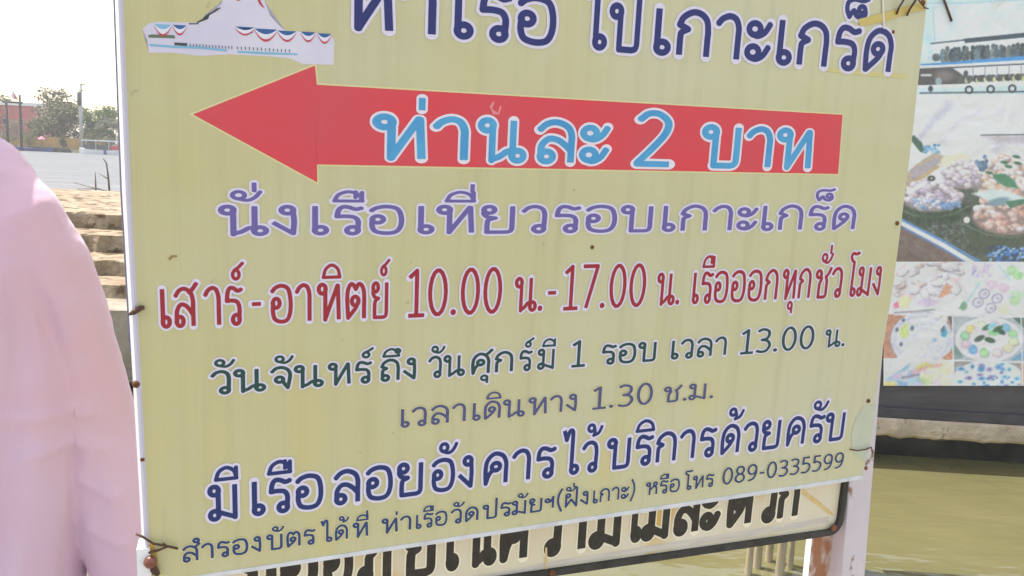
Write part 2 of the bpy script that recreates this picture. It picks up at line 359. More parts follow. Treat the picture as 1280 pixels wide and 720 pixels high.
# ------------------------------------------------------------------ the ferry sign
def cam_dir(vx, vy):
    return (RIGHT*((vx-640)/F_PX) - UP*((vy-360)/F_PX) + FWD).normalized()
SH = cam_dir(3280, 260)                       # along the sign's rows of writing
SV = cam_dir(420, 5550); SV = (SV - SH*SV.dot(SH)).normalized()   # down the sign
SN = SH.cross(-SV).normalized()
if SN.dot(FWD) > 0: SN = -SN                  # faces the viewer
P0 = EYE + ray(640, 330)*1.25
BASE = on_plane(625, 664, P0, SN)
SM = Matrix((SH, -SN, -SV)).transposed().to_4x4(); SM.translation = BASE
SMI = SM.inverted()
def sp(px, py, off=0.0):                      # photo point -> sign coordinates (x along, z up)
    p = SMI @ on_plane(px, py, P0 - SN*off, SN); return (p.x, p.z)

sign = empty('ferry_sign', None, 'large pale yellow printed sign with red arrow and Thai ferry times', 'sign', mw=SM)
def panel_mat():
    m = mat('sign_vinyl', (.5, .47, .27), .33); n, l, b = nodes(m)
    tc = n.new('ShaderNodeTexCoord'); sx = n.new('ShaderNodeSeparateXYZ'); l.new(tc.outputs['Object'], sx.inputs[0])
    mr = n.new('ShaderNodeMapRange'); mr.inputs['From Min'].default_value = -.62; mr.inputs['From Max'].default_value = .35
    l.new(sx.outputs['X'], mr.inputs['Value'])
    mx = n.new('ShaderNodeMix'); mx.data_type = 'RGBA'; l.new(mr.outputs[0], mx.inputs['Factor'])
    mx.inputs['A'].default_value = S(202, 193, 140); mx.inputs['B'].default_value = S(206, 201, 160)
    # faint vertical rain streaks and print bands
    def nz(scale, st, lo, hi, col, fac, prev):
        mp = n.new('ShaderNodeMapping'); mp.inputs['Scale'].default_value = st; l.new(tc.outputs['Object'], mp.inputs['Vector'])
        t = n.new('ShaderNodeTexNoise'); t.inputs['Scale'].default_value = scale; t.inputs['Detail'].default_value = 5
        l.new(mp.outputs[0], t.inputs['Vector'])
        r = n.new('ShaderNodeMapRange'); r.inputs['From Min'].default_value = lo; r.inputs['From Max'].default_value = hi; r.inputs['To Max'].default_value = fac
        l.new(t.outputs['Fac'], r.inputs['Value'])
        k = n.new('ShaderNodeMix'); k.data_type = 'RGBA'; l.new(r.outputs[0], k.inputs['Factor']); l.new(prev, k.inputs['A']); k.inputs['B'].default_value = col
        return k.outputs['Result']
    o = nz(3.0, (1, 1, 1), .45, .75, S(206, 202, 180), .6, mx.outputs['Result'])
    o = nz(45, (1, 1, .025), .5, .85, S(172, 164, 118), .35, o)
    o = nz(150, (1, 1, .02), .55, .85, S(216, 208, 174), .35, o)
    o = nz(9, (1, 1, .35), .58, .8, S(214, 196, 120), .5, o)
    o = nz(420, (1, 1, 1), .6, .85, S(170, 165, 130), .35, o)
    o = nz(48, (1, 1, 1), .70, .74, S(150, 125, 80), .35, o)
    l.new(o, b.inputs['Base Color'])
    t = n.new('ShaderNodeTexNoise'); t.inputs['Scale'].default_value = 4; t.inputs['Detail'].default_value = 3; l.new(tc.outputs['Object'], t.inputs['Vector'])
    bp = n.new('ShaderNodeBump'); bp.inputs['Strength'].default_value = .5; bp.inputs['Distance'].default_value = .03
    l.new(t.outputs['Fac'], bp.inputs['Height']); l.new(bp.outputs[0], b.inputs['Normal'])
    return m
vinyl = panel_mat()
edge_white = noisy('edge_white', (.78, .78, .8), (.62, .61, .62), 20, .5)
PTL, PTR = (147.5, -90), (1169, -90)          # corners of the printed face, top beyond the frame
face = [sp(*PTL), sp(160, 240), sp(171, 440), sp(181, 640), sp(187, 729), sp(420, 694.5), sp(700, 652.5), sp(1040, 601), sp(1077, 595), sp(1088, 545), sp(1096, 480), sp(1117.5, 350), sp(1140, 172), sp(*PTR)]
bm = bmesh.new(); prism(bm, face, 0, .012)
obj('panel', bm, vinyl, sign)
# white folded border along the left and bottom edge, proud of the face
def strip(name, pts_out, pts_in, y0, y1, m):
    bm = bmesh.new(); prism(bm, [sp(*p) for p in pts_out]+[sp(*p) for p in reversed(pts_in)], y0, y1); return obj(name, bm, m, sign)
def fold(name, pin, pout, din, dout, m, th=.003):
    bm = bmesh.new(); A_ = [bm.verts.new((sp(*p, din)[0], din, sp(*p, din)[1])) for p in pin]; B_ = [bm.verts.new((sp(*p, dout)[0], dout, sp(*p, dout)[1])) for p in pout]
    C_ = [bm.verts.new((v.co.x+.004, dout+.002, v.co.z)) for v in B_]; D_ = [bm.verts.new((v.co.x+.004, din+.003, v.co.z)) for v in A_]
    for i in range(len(A_)-1):
        for P, Q in ((A_, B_), (B_, C_), (C_, D_), (D_, A_)): bm.faces.new((P[i], P[i+1], Q[i+1], Q[i]))
    bm.faces.new((A_[0], B_[0], C_[0], D_[0])); bm.faces.new((A_[-1], B_[-1], C_[-1], D_[-1])); return obj(name, bm, m, sign)
PIN = [(150, -90), (150.5, 0), (160.5, 240), (171.5, 440), (182.5, 655), (184, 688)]; PMID = [(147, -90), (147.5, 0), (157, 240), (168, 440), (179.5, 655), (181.5, 688)]; POUT = [(143, -90), (143.5, 0), (152.5, 240), (164, 440), (176.5, 655), (178.5, 688)]
fold('border', PIN, PMID, -.0022, -.001, mat('border_vinyl', S(206, 200, 216), .45))
fold('border', PMID, POUT, -.0008, .016, mat('edge_white_gloss', (.86, .86, .87), .4))
fold('back_sheet', [(x-.4, y) for x, y in POUT[:4]], [(x-2.2, y) for x, y in POUT[:4]], .017, .021, mat('back_sheet_grey', S(96, 100, 124), .5))
strip('border', [(187, 732.5), (420, 698), (700, 656), (1040, 604.5), (1078, 598.5)], [(187, 728), (420, 693), (700, 651), (1040, 600), (1077, 594)], -.0015, .014, edge_white)
# red arrow with pale outline
red = noisy('arrow_red', S(226, 66, 76), S(214, 78, 90), 6, .45, c3=S(232, 92, 100), scale3=3)
pale = mat('print_pale', S(222, 214, 160), .45)
A = [(241, 143), (393.5, 82), (396, 106), (1053, 143.5), (1047.5, 217.5), (395.5, 205.5), (396.5, 228)]
pts = [sp(*p) for p in A]
cx = sum(p[0] for p in pts)/7; 
def offset_poly(P, d):
    n = len(P); out = []
    ar = sum(P[i][0]*P[(i+1) % n][1]-P[(i+1) % n][0]*P[i][1] for i in range(n)); sg = 1 if ar > 0 else -1
    for i in range(n):
        a, b, c = (Vector(P[i-1]), Vector(P[i]), Vector(P[(i+1) % n]))
        n1 = Vector(((b-a).y, -(b-a).x)).normalized()*sg; n2 = Vector(((c-b).y, -(c-b).x)).normalized()*sg
        t = n1+n2; out.append(tuple(b+t*(d/max(.35, t.dot(n1)))))
    return out
bm = bmesh.new()
f = bm.faces.new([bm.verts.new((p[0], -.0004, p[1])) for p in pts])
g = bm.faces.new([bm.verts.new((p[0], -.0002, p[1])) for p in offset_poly(pts, .0022)]); g.material_index = 1
bmesh.ops.triangulate(bm, faces=bm.faces[:]); obj('arrow', bm, (red, pale), sign)

navy = mat('ink_navy', S(38, 44, 112), .45); halo_w = mat('ink_halo', S(226, 218, 236), .5)
sky_ink = noisy('ink_sky_blue', S(86, 168, 214), S(70, 150, 205), 20, .45); halo_p = mat('ink_halo_white', S(236, 226, 236), .5)
purple = mat('ink_purple', S(110, 98, 164), .45); crimson = mat('ink_crimson', S(160, 36, 50), .45)
green = mat('ink_dark_green', S(30, 72, 66), .45); slate = mat('ink_slate', S(82, 84, 128), .45)
navy2 = mat('ink_navy_deep', S(26, 46, 108), .45); navy3 = mat('ink_blue_grey', S(42, 66, 116), .45)
# (baseline from, baseline to, x-height px at both ends, stroke half width, halo, words with ink extents in the photo)
ROWS = [
 ('ferry_pier_heading', (432, 33.5), (1105, 89), 59, 50, .075, .085, navy, halo_w, [('ท่า', 423, 545), ('เรือ', 566, 694), ('ไป', 724, 798), ('เกาะ', 815, 962), ('เกร็ด', 968, 1113)]),
 ('fare_text', (480, 197), (1005, 209.5), 51, 46, .076, .075, sky_ink, halo_p, [('ท่า', 464, 585), ('น', 595, 658), ('ละ', 668, 761), ('2', 791, 840), ('บาท', 873, 1013)]),
 ('round_island_text', (293, 293), (1060, 286), 35, 28, .068, .10, purple, halo_w, [('นั่ง', 272.5, 371.5), ('เรือ', 389, 505), ('เที่ยว', 521, 683), ('รอบ', 691.5, 814.5), ('เกาะ', 826, 946), ('เกร็ด', 950, 1068)]),
 ('weekend_times', (205, 408.5), (1095, 368), 47, 33.5, .066, .07, crimson, halo_w, [('เส', 201.5, 249), ('าร์', 255, 307), ('-', 313.5, 328), ('อา', 338, 389), ('ทิต', 396, 457), ('ย์', 464, 487), ('10.00', 508, 626), ('น.', 642, 677), ('-', 682, 695), ('17.00', 702, 805), ('น.', 819, 848), ('เรือ', 864, 908), ('ออก', 911.5, 970), ('ทุก', 975, 1011), ('ชั่ว', 1016, 1050), ('โมง', 1057, 1098)]),
 ('weekday_times', (265, 492), (1050, 432), 27, 20, .074, .10, green, halo_w, [('วัน', 262.5, 333), ('จัน', 337, 405), ('ทร์', 409, 468), ('ถึง', 474.5, 520), ('วัน', 534, 581), ('ศุก', 588, 641), ('ร์', 648, 667), ('มี', 670.5, 693.5), ('1', 712, 732.5), ('รอบ', 751, 819), ('เวลา', 837.5, 907), ('13.00', 923, 1016), ('น.', 1029, 1055)]),
 ('journey_time', (500, 533.5), (885, 497), 22, 18, .074, .05, slate, pale, [('เวลา', 500, 582), ('เดิน', 589.5, 656), ('ทาง', 659, 720.5), ('1.30', 738, 815), ('ช.ม.', 828, 891)]),
 ('service_text', (265, 649.5), (1040, 549), 41, 31.5, .073, .09, navy2, halo_w, [('มี', 260, 299.5), ('เรือ', 314.5, 404), ('ลอย', 416, 528), ('อัง', 538, 591), ('คาร', 603, 694.5), ('ไว้', 700, 751), ('บริการ', 756, 894), ('ด้วย', 899, 973), ('ครับ', 981, 1053)]),
 ('booking_text', (230, 702), (1050, 584), 18.5, 13.5, .08, .07, navy3, pale, [('สำรอง', 227.5, 327), ('บัตร', 332.5, 395), ('ได้', 400, 437), ('ที่', 440, 461), ('ท่า', 476, 514), ('เรือ', 519, 559), ('วัด', 562, 598), ('ปรมัยฯ', 602, 692), ('(ฝั่ง', 695, 735), ('เกาะ)', 740, 793), ('หรือ', 806, 849), ('โทร', 854, 892), ('089-0335599', 901.5, 1053)]),
]
def seg_dist(g, p):
    a, b = g[:-1], g[1:]; d = b-a; L = (d*d).sum(1)+1e-12; t = np.clip(((np.array(p)-a)*d).sum(1)/L, 0, 1); q = a+d*t[:, None]
    return np.min(np.hypot(q[:, 0]-p[0], q[:, 1]-p[1]))
def write(name, row, parent, conv, yf, yh, cell=.0006, sx=1.0):
    _, b0, b1, h0, h1, hw, ha, fm, hm, words = row
    segs = []
    for text, xa, xb in words:
        pl = layout(text)
        allx = [p[0] for q in pl for p in q]; lo, hi = min(allx)-hw, max(allx)+hw
        def base(px):
            t = (px-b0[0])/(b1[0]-b0[0]); return b0[1]+(b1[1]-b0[1])*t, h0+(h1-h0)*t
        ya, ha_ = base(xa); yb, hb_ = base(xb)
        A0, B0 = Vector(conv(xa, ya)), Vector(conv(xb, yb))
        A1, B1 = Vector(conv(xa, ya-ha_)), Vector(conv(xb, yb-hb_))
        ex = (B0-A0)/(hi-lo) if hi-lo > .3 or True else None
        if text == '-': ex = (B0-A0)/(hi-lo)
        hx = ex.length; hz = ((A1-A0).length+(B1-B0).length)/2
        # ez kept square to the board so that letters stand upright on it
        pen_z = hw*min(hz, (hx+hz)/2); pen_x = max(pen_z, hw*hx*.92)
        flat = [np.array(q) for q in pl]
        for qi, q in enumerate(pl):
            def free(p):
                return not any(np.min(np.hypot(g[:, 0]-p[0], g[:, 1]-p[1])) < .13 or seg_dist(g, p) < .09 for gi, g in enumerate(flat) if gi != qi)
            closed = abs(q[0][0]-q[-1][0])+abs(q[0][1]-q[-1][1]) < 1e-6
            fa, fb = (False, False) if closed else (free(q[0]), free(q[-1]))
            pf = .8 if isinstance(q, Thin) else 1.0
            Q = [A0 + ex*(p[0]-lo) + Vector((0, hz))*(p[1]*(1-0*hw)) for p in q]
            for k, (a, b) in enumerate(zip(Q[:-1], Q[1:])): segs.append((a.x, a.y, b.x, b.y, pen_x*pf, pen_z*pf, ha*hz*.82, fa and k == 0, fb and k == len(Q)-2))
    return letter_mesh(name, segs, fm, hm, parent, yf, yh, cell)
for row in ROWS: write(row[0], row, sign, sp, .0012, .0008)

# printed cut-out of the white stupa base with bunting (pieces stacked as thin prints)
PIC = empty('stupa_picture', (0, 0, 0), None, None); PIC.parent = sign
def pic(name, polys, m, y):
    bm = bmesh.new()
    for P in polys: bm.faces.new([bm.verts.new((*[sp(*p)[0]], -y, sp(*p)[1])) for p in P])
    bmesh.ops.triangulate(bm, faces=bm.faces[:]); return obj(name, bm, m, PIC)
lav = noisy('print_lavender', S(212, 206, 226), S(224, 218, 232), 12, .5); wht = mat('print_white', S(230, 226, 238), .5)
pb = mat('print_blue', S(52, 96, 156), .5); prd = mat('print_red', S(196, 70, 84), .5); pcy = mat('print_cyan', S(130, 184, 214), .5); pdk = mat('print_dark', S(72, 76, 74), .5)
outl = [(178, 36), (186, 29), (200, 27), (226, 28), (248, 28), (256, 19), (262, 15), (268, 13), (277, 5), (279, 0), (290, -60), (318, -60), (330, 0), (338, 20), (350, 33), (356, 38), (412, 43), (418, 50), (417, 81), (378, 80), (362, 73), (330, 70), (285, 68), (250, 70), (215, 66), (186, 66), (184, 50)]
pic('cutout', [outl], lav, .0003)
pic('bunting', [[(x, 0) for x in ()]] if False else [[(294+0, 34), (318, 36), (310, 41), (300, 39)], [(294, 36), (300, 37.5), (307, 40), (314, 38), (318, 34), (315, 42), (303, 42)][:6]], (pb,), .0006)
def swag(x0, x1, y0, d, mb, mr_):
    n = 10; top = [(x0+(x1-x0)*i/n, y0+(x1-x0)*.055*i/n) for i in range(n+1)]
    sag = [(p[0], p[1]+d*(1-(2*i/n-1)**2)) for i, p in enumerate(top)]
    sag2 = [(p[0], p[1]+1.5+d*1.75*(1-(2*i/n-1)**2)) for i, p in enumerate(top)]
    sag3 = [(p[0], p[1]+2.6+d*2.05*(1-(2*i/n-1)**2)) for i, p in enumerate(top)]
    pic('bunting', [top+sag[::-1][1:-1]], mb, .0006); pic('bunting', [sag+sag2[::-1]], wht, .0007); pic('bunting', [sag2+sag3[::-1]], mr_, .0008)
for x0, x1, y0, d in ((294, 318, 33, 4), (318, 346, 35.5, 6.5), (347, 370, 38, 5.5), (376, 394, 39.5, 5), (397, 414, 41.5, 5), (193, 214, 30, 6), (216, 233, 31, 5)): swag(x0, x1, y0, d, pb if x0 > 200 else pcy, prd)
pic('stair_edge', [[(236, 29), (246, 29), (247, 27), (254, 23), (258, 22), (257, 19), (262, 16), (265, 15), (270, 11), (276, 9), (275, 11), (269, 15), (262, 19), (260, 24), (249, 28), (247, 30.5), (236, 30.5)]], pdk, .0006)
pic('foliage', [[(185, 44), (190, 43), (205, 43.5), (218, 44), (219, 48), (205, 47.5), (186, 47)]], mat('print_olive', S(104, 116, 92), .5), .0006)
pic('foliage', [[(218, 53), (234, 54), (234, 57.5), (218, 56.5)]], pdk, .0006)
pic('water_stripe', [[(187, 55), (215, 57), (250, 58), (284, 62), (284, 64.5), (250, 61), (215, 60), (187, 57.5)], [(297, 63.5), (330, 65), (372, 67), (372, 69), (330, 68), (297, 66)]], pcy, .0006)
pic('people', [[(x, 57+(x-236)*.06-random.uniform(2, 3.5)), (x+1.4, 57+(x-236)*.06-2.5), (x+1.4, 57.5+(x-236)*.06+.8), (x, 57.5+(x-236)*.06+.5)] for x in list(range(237, 290, 4))+list(range(296, 366, 5))], mat('print_grey', S(110, 120, 132), .5), .0007)
pic('ribbon', [[(321, -2), (324, -2), (328, 6), (331, 10), (328, 9), (324, 5)], [(295, -3), (301, -3), (300, 1), (296, 1)]], prd, .0007)

# wear on the sign: tape, patch, nails, wires
tape = mat('old_tape', S(214, 200, 136), .35)
def decal(name, P, m, y):
    bm = bmesh.new(); bm.faces.new([bm.verts.new((sp(*p)[0], -y, sp(*p)[1])) for p in P]); return obj(name, bm, m, sign)
decal('tape_strip', [(1072, 24), (1104, 16), (1137, 6), (1156, 2), (1155, 12), (1134, 17), (1108, 26), (1074, 33)], mat('yellowed_tape', S(208, 184, 104), .35), .0016)
decal('tape_strip', [(1028, 84), (1040, 85), (1098, 90.5), (1133, 93.5), (1133, 98), (1096, 96), (1040, 90), (1028, 88)], tape, .0006)
decal('tape_strip', [(1101, -10), (1104, -10), (1104.5, 20), (1105.5, 36), (1103, 36), (1102, 18)], mat('white_cord_mark', S(226, 220, 206), .5), .002)
decal('bleached_patch', [(1094, 504), (1080, 508), (1070, 522), (1064, 540), (1064, 555), (1068, 566), (1082, 578), (1087, 556), (1091, 530)], noisy('bleached_print', S(190, 196, 176), S(200, 202, 176), 30, .4), .0005)
rust = noisy('rust', (.12, .045, .02), (.25, .10, .04), 80, .85, bump=.4, bump_scale=200, dist=.002)
dark_wire = noisy('rusty_wire', (.06, .035, .025), (.14, .07, .04), 90, .8)
for (x, y, r) in ((740, 309, .003), (1121, 279, .004), (1085, 501, .004), (1082, 585, .004), (1153, 3.5, .005), (1116, 40, .003), (178, 574, .003), (170, 480, .005)):
    p = sp(x, y); bm = bmesh.new(); ball(bm, (p[0], -.001, p[1]), r, 1, .7, 1, 10, 6); obj('nail', bm, rust, sign, True)
def wire(P, r, name='wire', m=None):
    bm = bmesh.new(); tube(bm, [(sp(x, y)[0], -d, sp(x, y)[1]) for x, y, d in P], r, 6); return obj(name, bm, m or dark_wire, sign, True)
wire([(161, 393, .002), (167, 389, .006), (176, 384, .004), (180, 384, .003)], [.0014, .0035, .0036, .0028])
wire([(1123, -14, .01), (1123, 0, .012), (1120, 10, .006), (1119, 18, .003)], .0018)
wire([(1141, -14, .01), (1138, 0, .012), (1133, 12, .007), (1131, 20, .004)], .0019)
wire([(1140, -6, .006), (1146, 4, .008), (1152, 10, .006), (1158, 11, .004)], .0011)
wire([(170, 666, .003), (178, 668, .006), (192, 677, .006), (209, 679, .008), (222, 684, .004)], .0016)
wire([(186, 689, .004), (198, 685, .006), (210, 679, .009), (203, 677, .006)], .0018)
wire([(1061, 561, .003), (1070, 562, .005), (1080, 560, .006), (1087, 558, .004), (1090, 566, .001)], .0013)
# scuff marks and rust stains
scuff = mat('scuff_white', S(226, 222, 212), .5)
decal('scuff', [(612, 133), (616, 127), (618, 128), (615, 136), (622, 141), (625, 132), (627, 133), (624, 143), (616, 143)], mat('scuff_pink', S(232, 140, 146), .5), .0006)
decal('scuff', [(210, 323), (214, 319), (221, 319), (222, 321), (216, 322), (212, 326)], mat('scuff_brown', S(158, 128, 84), .6), .0005)
decal('rust_stain', [(184, 684), (190, 676), (196, 690), (198, 706), (192, 718), (186, 722)], noisy('rust_stain', S(206, 160, 60), S(192, 172, 96), 60, .6), .0005)
decal('crease', [(204, 634), (206, 634), (207, 700), (211, 716), (207, 716), (204.5, 690)], mat('crease_pale', S(204, 196, 160), .5), .0004)
bm = bmesh.new(); p = sp(188, 699); ball(bm, (p[0], -.008, p[1]), .0085, 1, .9, 1, 14, 10); box(bm, p[0]-.003, p[0]+.003, -.006, .02, p[1]-.003, p[1]+.003); obj('bolt', bm, noisy('rusty_bolt', (.16, .05, .03), (.30, .12, .07), 60, .35), sign, True)
wire([(190, 703, .004), (193, 710, .006), (197, 716, .004)], [.004, .0055, .004], 'bolt')

# ------------------------------------------------------------------ lower apology sign, parallel to the first and 3 cm behind
OFF = .032
LB = on_plane(700, 712, P0 - SN*OFF, SN)
LM = SM.copy(); LM.translation = LB; LMI = LM.inverted()
def lp(px, py):
    p = LMI @ on_plane(px, py, P0 - SN*OFF, SN); return (p.x, p.z)
low = empty('apology_sign', None, 'cream road sign with heavy black Thai letters and black frame below the ferry sign', 'sign', mw=LM)
def cream_mat():
    m = noisy('cream_sign_paint', S(222, 208, 176), S(232, 222, 200), 5, .4, c3=S(220, 178, 92), scale3=7, lo3=.56, hi3=.72, stretch=(1.2, 1, .6)); return m
x0, zb = lp(222, 782)[0], lp(700, 712)[1]
a = lp(1047, 662); b = lp(640, 720.5)
x1 = a[0]
zt = zb+.26; zb0 = (a[1]+b[1])/2 + .004
def rrect(x0, x1, z0, z1, r, n=6):
    out = []
    for cx, cz, s in ((x1-r, z0+r, -90), (x1-r, z1-r, 0), (x0+r, z1-r, 90), (x0+r, z0+r, 180)):
        for k in range(n+1):
            t = R(s+90*k/n); out.append((cx+r*math.cos(t), cz+r*math.sin(t)))
    return out
FR = .011
# its lower edge follows the measured line (slightly skewed to the sign above)
sk = (a[1]-b[1])/(a[0]-b[0])
def skew(P): return [(x, z+sk*(x-a[0])) for x, z in P]
outer = skew(rrect(x0, x1+.004, a[1]-.006, a[1]+.25, .03)); inner = skew(rrect(x0+FR, x1-FR+.004, a[1]+FR-.006, a[1]+.25-FR, .022))
bm = bmesh.new(); prism(bm, inner, 0, .012); obj('panel', bm, cream_mat(), low)
bm = bmesh.new()
for (ya) in (-.008,):
    vo = [bm.verts.new((p[0], ya, p[1])) for p in outer]; vi = [bm.verts.new((p[0], ya, p[1])) for p in inner]
    vo2 = [bm.verts.new((p[0], .016, p[1])) for p in outer]; vi2 = [bm.verts.new((p[0], .016, p[1])) for p in inner]
    n = len(outer)
    for i in range(n):
        j = (i+1) % n
        for q in ((vo[i], vo[j], vi[j], vi[i]), (vo2[j], vo2[i], vi2[i], vi2[j]), (vo[j], vo[i], vo2[i], vo2[j]), (vi[i], vi[j], vi2[j], vi2[i])): bm.faces.new(q)
obj('frame', bm, noisy('black_frame', (.018, .018, .017), (.045, .042, .038), 30, .45, bump=.3, bump_scale=120, dist=.002), low)
blk = noisy('ink_black', (.022, .019, .014), (.04, .034, .026), 60, .5); crm = mat('letter_edge_cream', S(246, 236, 208), .45)
LROW = ('apology', (520, 716.5), (985, 645), 56, 46, .108, .045, blk, crm, [('ขอ', 300, 397), ('อ', 404, 440), ('ภั', 447, 492), ('ย', 504, 543), ('ใ', 551, 572), ('น', 583, 619), ('ค', 624, 658), ('วา', 668, 731), ('ม', 735, 774), ('ไ', 780, 800), ('ม่', 800, 835), ('สะ', 840, 899), ('ด', 907, 938), ('ว', 941, 968), ('ก', 970, 996)])
write('lettering', LROW, low, lp, .001, .0006, .0008)
for (x, y, r) in ((688, 713, .006), (1038, 657, .007)):
    p = lp(x, y); bm = bmesh.new(); ball(bm, (p[0], -.009, p[1]), r, 1, .6, 1, 10, 6); obj('bolt', bm, rust, low, True)
def ldecal(name, P, m, y):
    bm = bmesh.new(); bm.faces.new([bm.verts.new((lp(*p)[0], -y, lp(*p)[1])) for p in P]); return obj(name, bm, m, low)
rs = noisy('rust_run', S(226, 204, 150), S(218, 184, 118), 50, .6)
ldecal('rust_run', [(998, 610), (1006, 612), (1040, 640), (1042, 645), (1034, 642), (1003, 618)], rs, .0004)
ldecal('rust_run', [(681, 684), (683.5, 684), (684, 714), (681, 714)], rs, .0013)
gl = noisy('grime_band', S(206, 196, 184), S(222, 212, 196), 14, .45, stretch=(1, 1, 6))
ldecal('grime_band', [(560, 727), (700, 700), (850, 676), (1000, 652), (1036, 645), (1036, 652), (1000, 660), (850, 684), (700, 707), (560, 731)], gl, .0003)

# ------------------------------------------------------------------ sign posts (square steel tubes standing on the quay)
def post(name, pxl, pxr, py, off, depth, top_py, m, label, lean=None, mside=None):
    """front face between two photo columns at row py, on a plane 'off' behind the sign face; runs down the sign's own slope to the quay"""
    pa = on_plane(pxl, py, P0 - SN*off, SN); pb = on_plane(pxr, py, P0 - SN*off, SN)
    DV = SV
    if lean: DV = (on_plane(pxl+lean*200, py+200, P0 - SN*off, SN)-pa).normalized()
    wv = SH*((pb-pa).dot(SH)); top = on_plane((pxl+pxr)/2, top_py, P0 - SN*off, SN); mid = (pa+pb)/2
    tt = (top-mid).dot(SV); z = mid.z; lb = z/(-DV.z)
    a0 = mid + DV*tt; a1 = mid + DV*lb
    o = empty(name, a1, label, 'post')
    back = -SN*depth
    bm = bmesh.new(); vs_ = []
    for c in (a0, a1):
        for k in (-wv/2, wv/2, wv/2+back, -wv/2+back): vs_.append(bm.verts.new(c+k-a1))
    # foot cut level with the quay
    for v in vs_[4:]: v.co += DV*((v.co.z)/(-DV.z))
    for i in range(4):
        j = (i+1) % 4; bm.faces.new((vs_[i], vs_[j], vs_[4+j], vs_[4+i]))
    bm.faces.new(vs_[:4]); bm.faces.new(vs_[4:][::-1])
    bmesh.ops.bevel(bm, geom=bm.edges[:], offset=.0015, segments=1, affect='EDGES')
    bmesh.ops.recalc_face_normals(bm, faces=bm.faces[:])
    if mside:
        for f in bm.faces:
            if f.normal.dot(-SH) > .8: f.material_index = 1
    tubeo = obj('tube', bm, [m, mside] if mside else m, o)
    bm = bmesh.new(); box(bm, -.06, .06, -.05, .05, 0.0, .008, .002); obj('base_plate', bm, rust, o)
    return o
white_paint = noisy('chipped_white_paint', S(204, 192, 200), S(216, 206, 208), 9, .5, c3=S(140, 108, 84), scale3=26, lo3=.64, hi3=.69, stretch=(1, 1, .6), bump=.25, bump_scale=70, dist=.003)
post('sign_post', 1059, 1087.5, 640, .03, .045, -80, white_paint, 'white painted steel post behind the right edge of the ferry sign', lean=-.075)
lpost = post('sign_post', 178, 198, 700, .02, .045, -80, noisy('white_left_post', S(222, 218, 222), S(232, 228, 226), 12, .45, c3=S(190, 130, 60), scale3=20, lo3=.6, hi3=.7), 'white steel post with rusty bolt behind the left edge of the ferry sign')
rusty = noisy('rust_eaten_paint', S(196, 178, 166), S(216, 206, 200), 18, .75, c3=S(168, 116, 84), scale3=30, lo3=.50, hi3=.62, stretch=(1, 1, .5), bump=.3, bump_scale=60, dist=.003)
post('apology_sign_post', 1013, 1047, 700, .062, .018, 560, rusty, 'rust eaten white post carrying the right end of the cream sign', lean=-.10, mside=mat('bright_white_paint', (.85, .85, .84), .5))

bm = bmesh.new(); BP = [(170.5, 687.5), (187, 685), (191, 740), (172.5, 740)]
fv = [Vector((sp(*p, -.004)[0], -.004, sp(*p, -.004)[1])) for p in BP]; bv = [v+Vector((.003, .03, 0)) for v in fv]; lw = Matrix.Translation(-lpost.location) @ SM
fv = [bm.verts.new(lw @ v) for v in fv]; bv = [bm.verts.new(lw @ v) for v in bv]
bm.faces.new(fv); bm.faces.new(bv[::-1])
for i in range(4): bm.faces.new((fv[i], bv[i], bv[(i+1) % 4], fv[(i+1) % 4]))
obj('bracket', bm, mat('bracket_white', (.86, .86, .86), .5), lpost)

# ------------------------------------------------------------------ right-hand pier with billboard
LEDGE_Z = 0.0
e0 = on_plane(1190, 528, Vector((0, 0, LEDGE_Z)), Vector((0, 0, 1)))
BY = e0.y
yaw = R(3.0)
BD = Vector((math.cos(yaw), -math.sin(yaw), 0)); BNN = Vector((-math.sin(yaw), -math.cos(yaw), 0))   # along the front edge, towards viewer
PM = Matrix((BD, -BNN, Vector((0, 0, 1)))).transposed().to_4x4(); PM.translation = Vector((e0.x, e0.y, 0)); PMI = PM.inverted()
pier = empty('concrete_pier', None, 'rough concrete pier on piles over the green water at right', 'pier', mw=PM)
bm = bmesh.new()
# rough broken slab edge
nx = 120
xs = np.linspace(-.60, 4.2, nx); T = .118
rows = []
for i, x in enumerate(xs):
    jb = .010*mnoise.noise(Vector((x*9, 0, 0)))+.012*mnoise.noise(Vector((x*27, 3, 0))); jf = .006*mnoise.noise(Vector((x*14, 7, 0)))
    prof = [(.5, -T), (.03+jf, -T+jb), (0+jf, -T+.02+jb), (-.004+jf*1.6, -.06), (0+jf, -.012+.3*jb), (.012+jf, 0), (.5, 0)]
    rows.append([bm.verts.new((x, p[0], LEDGE_Z+p[1])) for p in prof])
for i in range(nx-1):
    for k in range(len(prof)): bm.faces.new((rows[i][k], rows[i+1][k], rows[i+1][(k+1) % len(prof)], rows[i][(k+1) % len(prof)]))
bm.faces.new(rows[0]); bm.faces.new(rows[-1][::-1])
ledge_m = noisy('rough_ledge_concrete', (.36, .29, .21), (.52, .43, .32), 7, .95, bump=.9, bump_scale=26, dist=.02, c3=(.16, .12, .09), scale3=9)
obj('slab', bm, ledge_m, pier)
for x in (-.53, 1.5, 3.2):
    bm = bmesh.new(); box(bm, x-.055, x+.055, .15, .4, WATER_Z-2, LEDGE_Z-T-.001, .01); obj('pile', bm, dark_conc, pier)
bw = empty('quay_back_wall', PM @ Vector((0, 2.75, WATER_Z)), 'low dark damp wall in the water behind the pier', 'wall'); bw.matrix_world = PM @ Matrix.Translation((0, 2.75, WATER_Z))
bm = bmesh.new(); box(bm, -1.6, 5.0, 0, .4, -1.5, 1.0); obj('wall_face', bm, noisy('damp_black_concrete', (.025, .024, .02), (.06, .055, .045), 3, .9, bump=.5, bump_scale=12, dist=.02), bw)
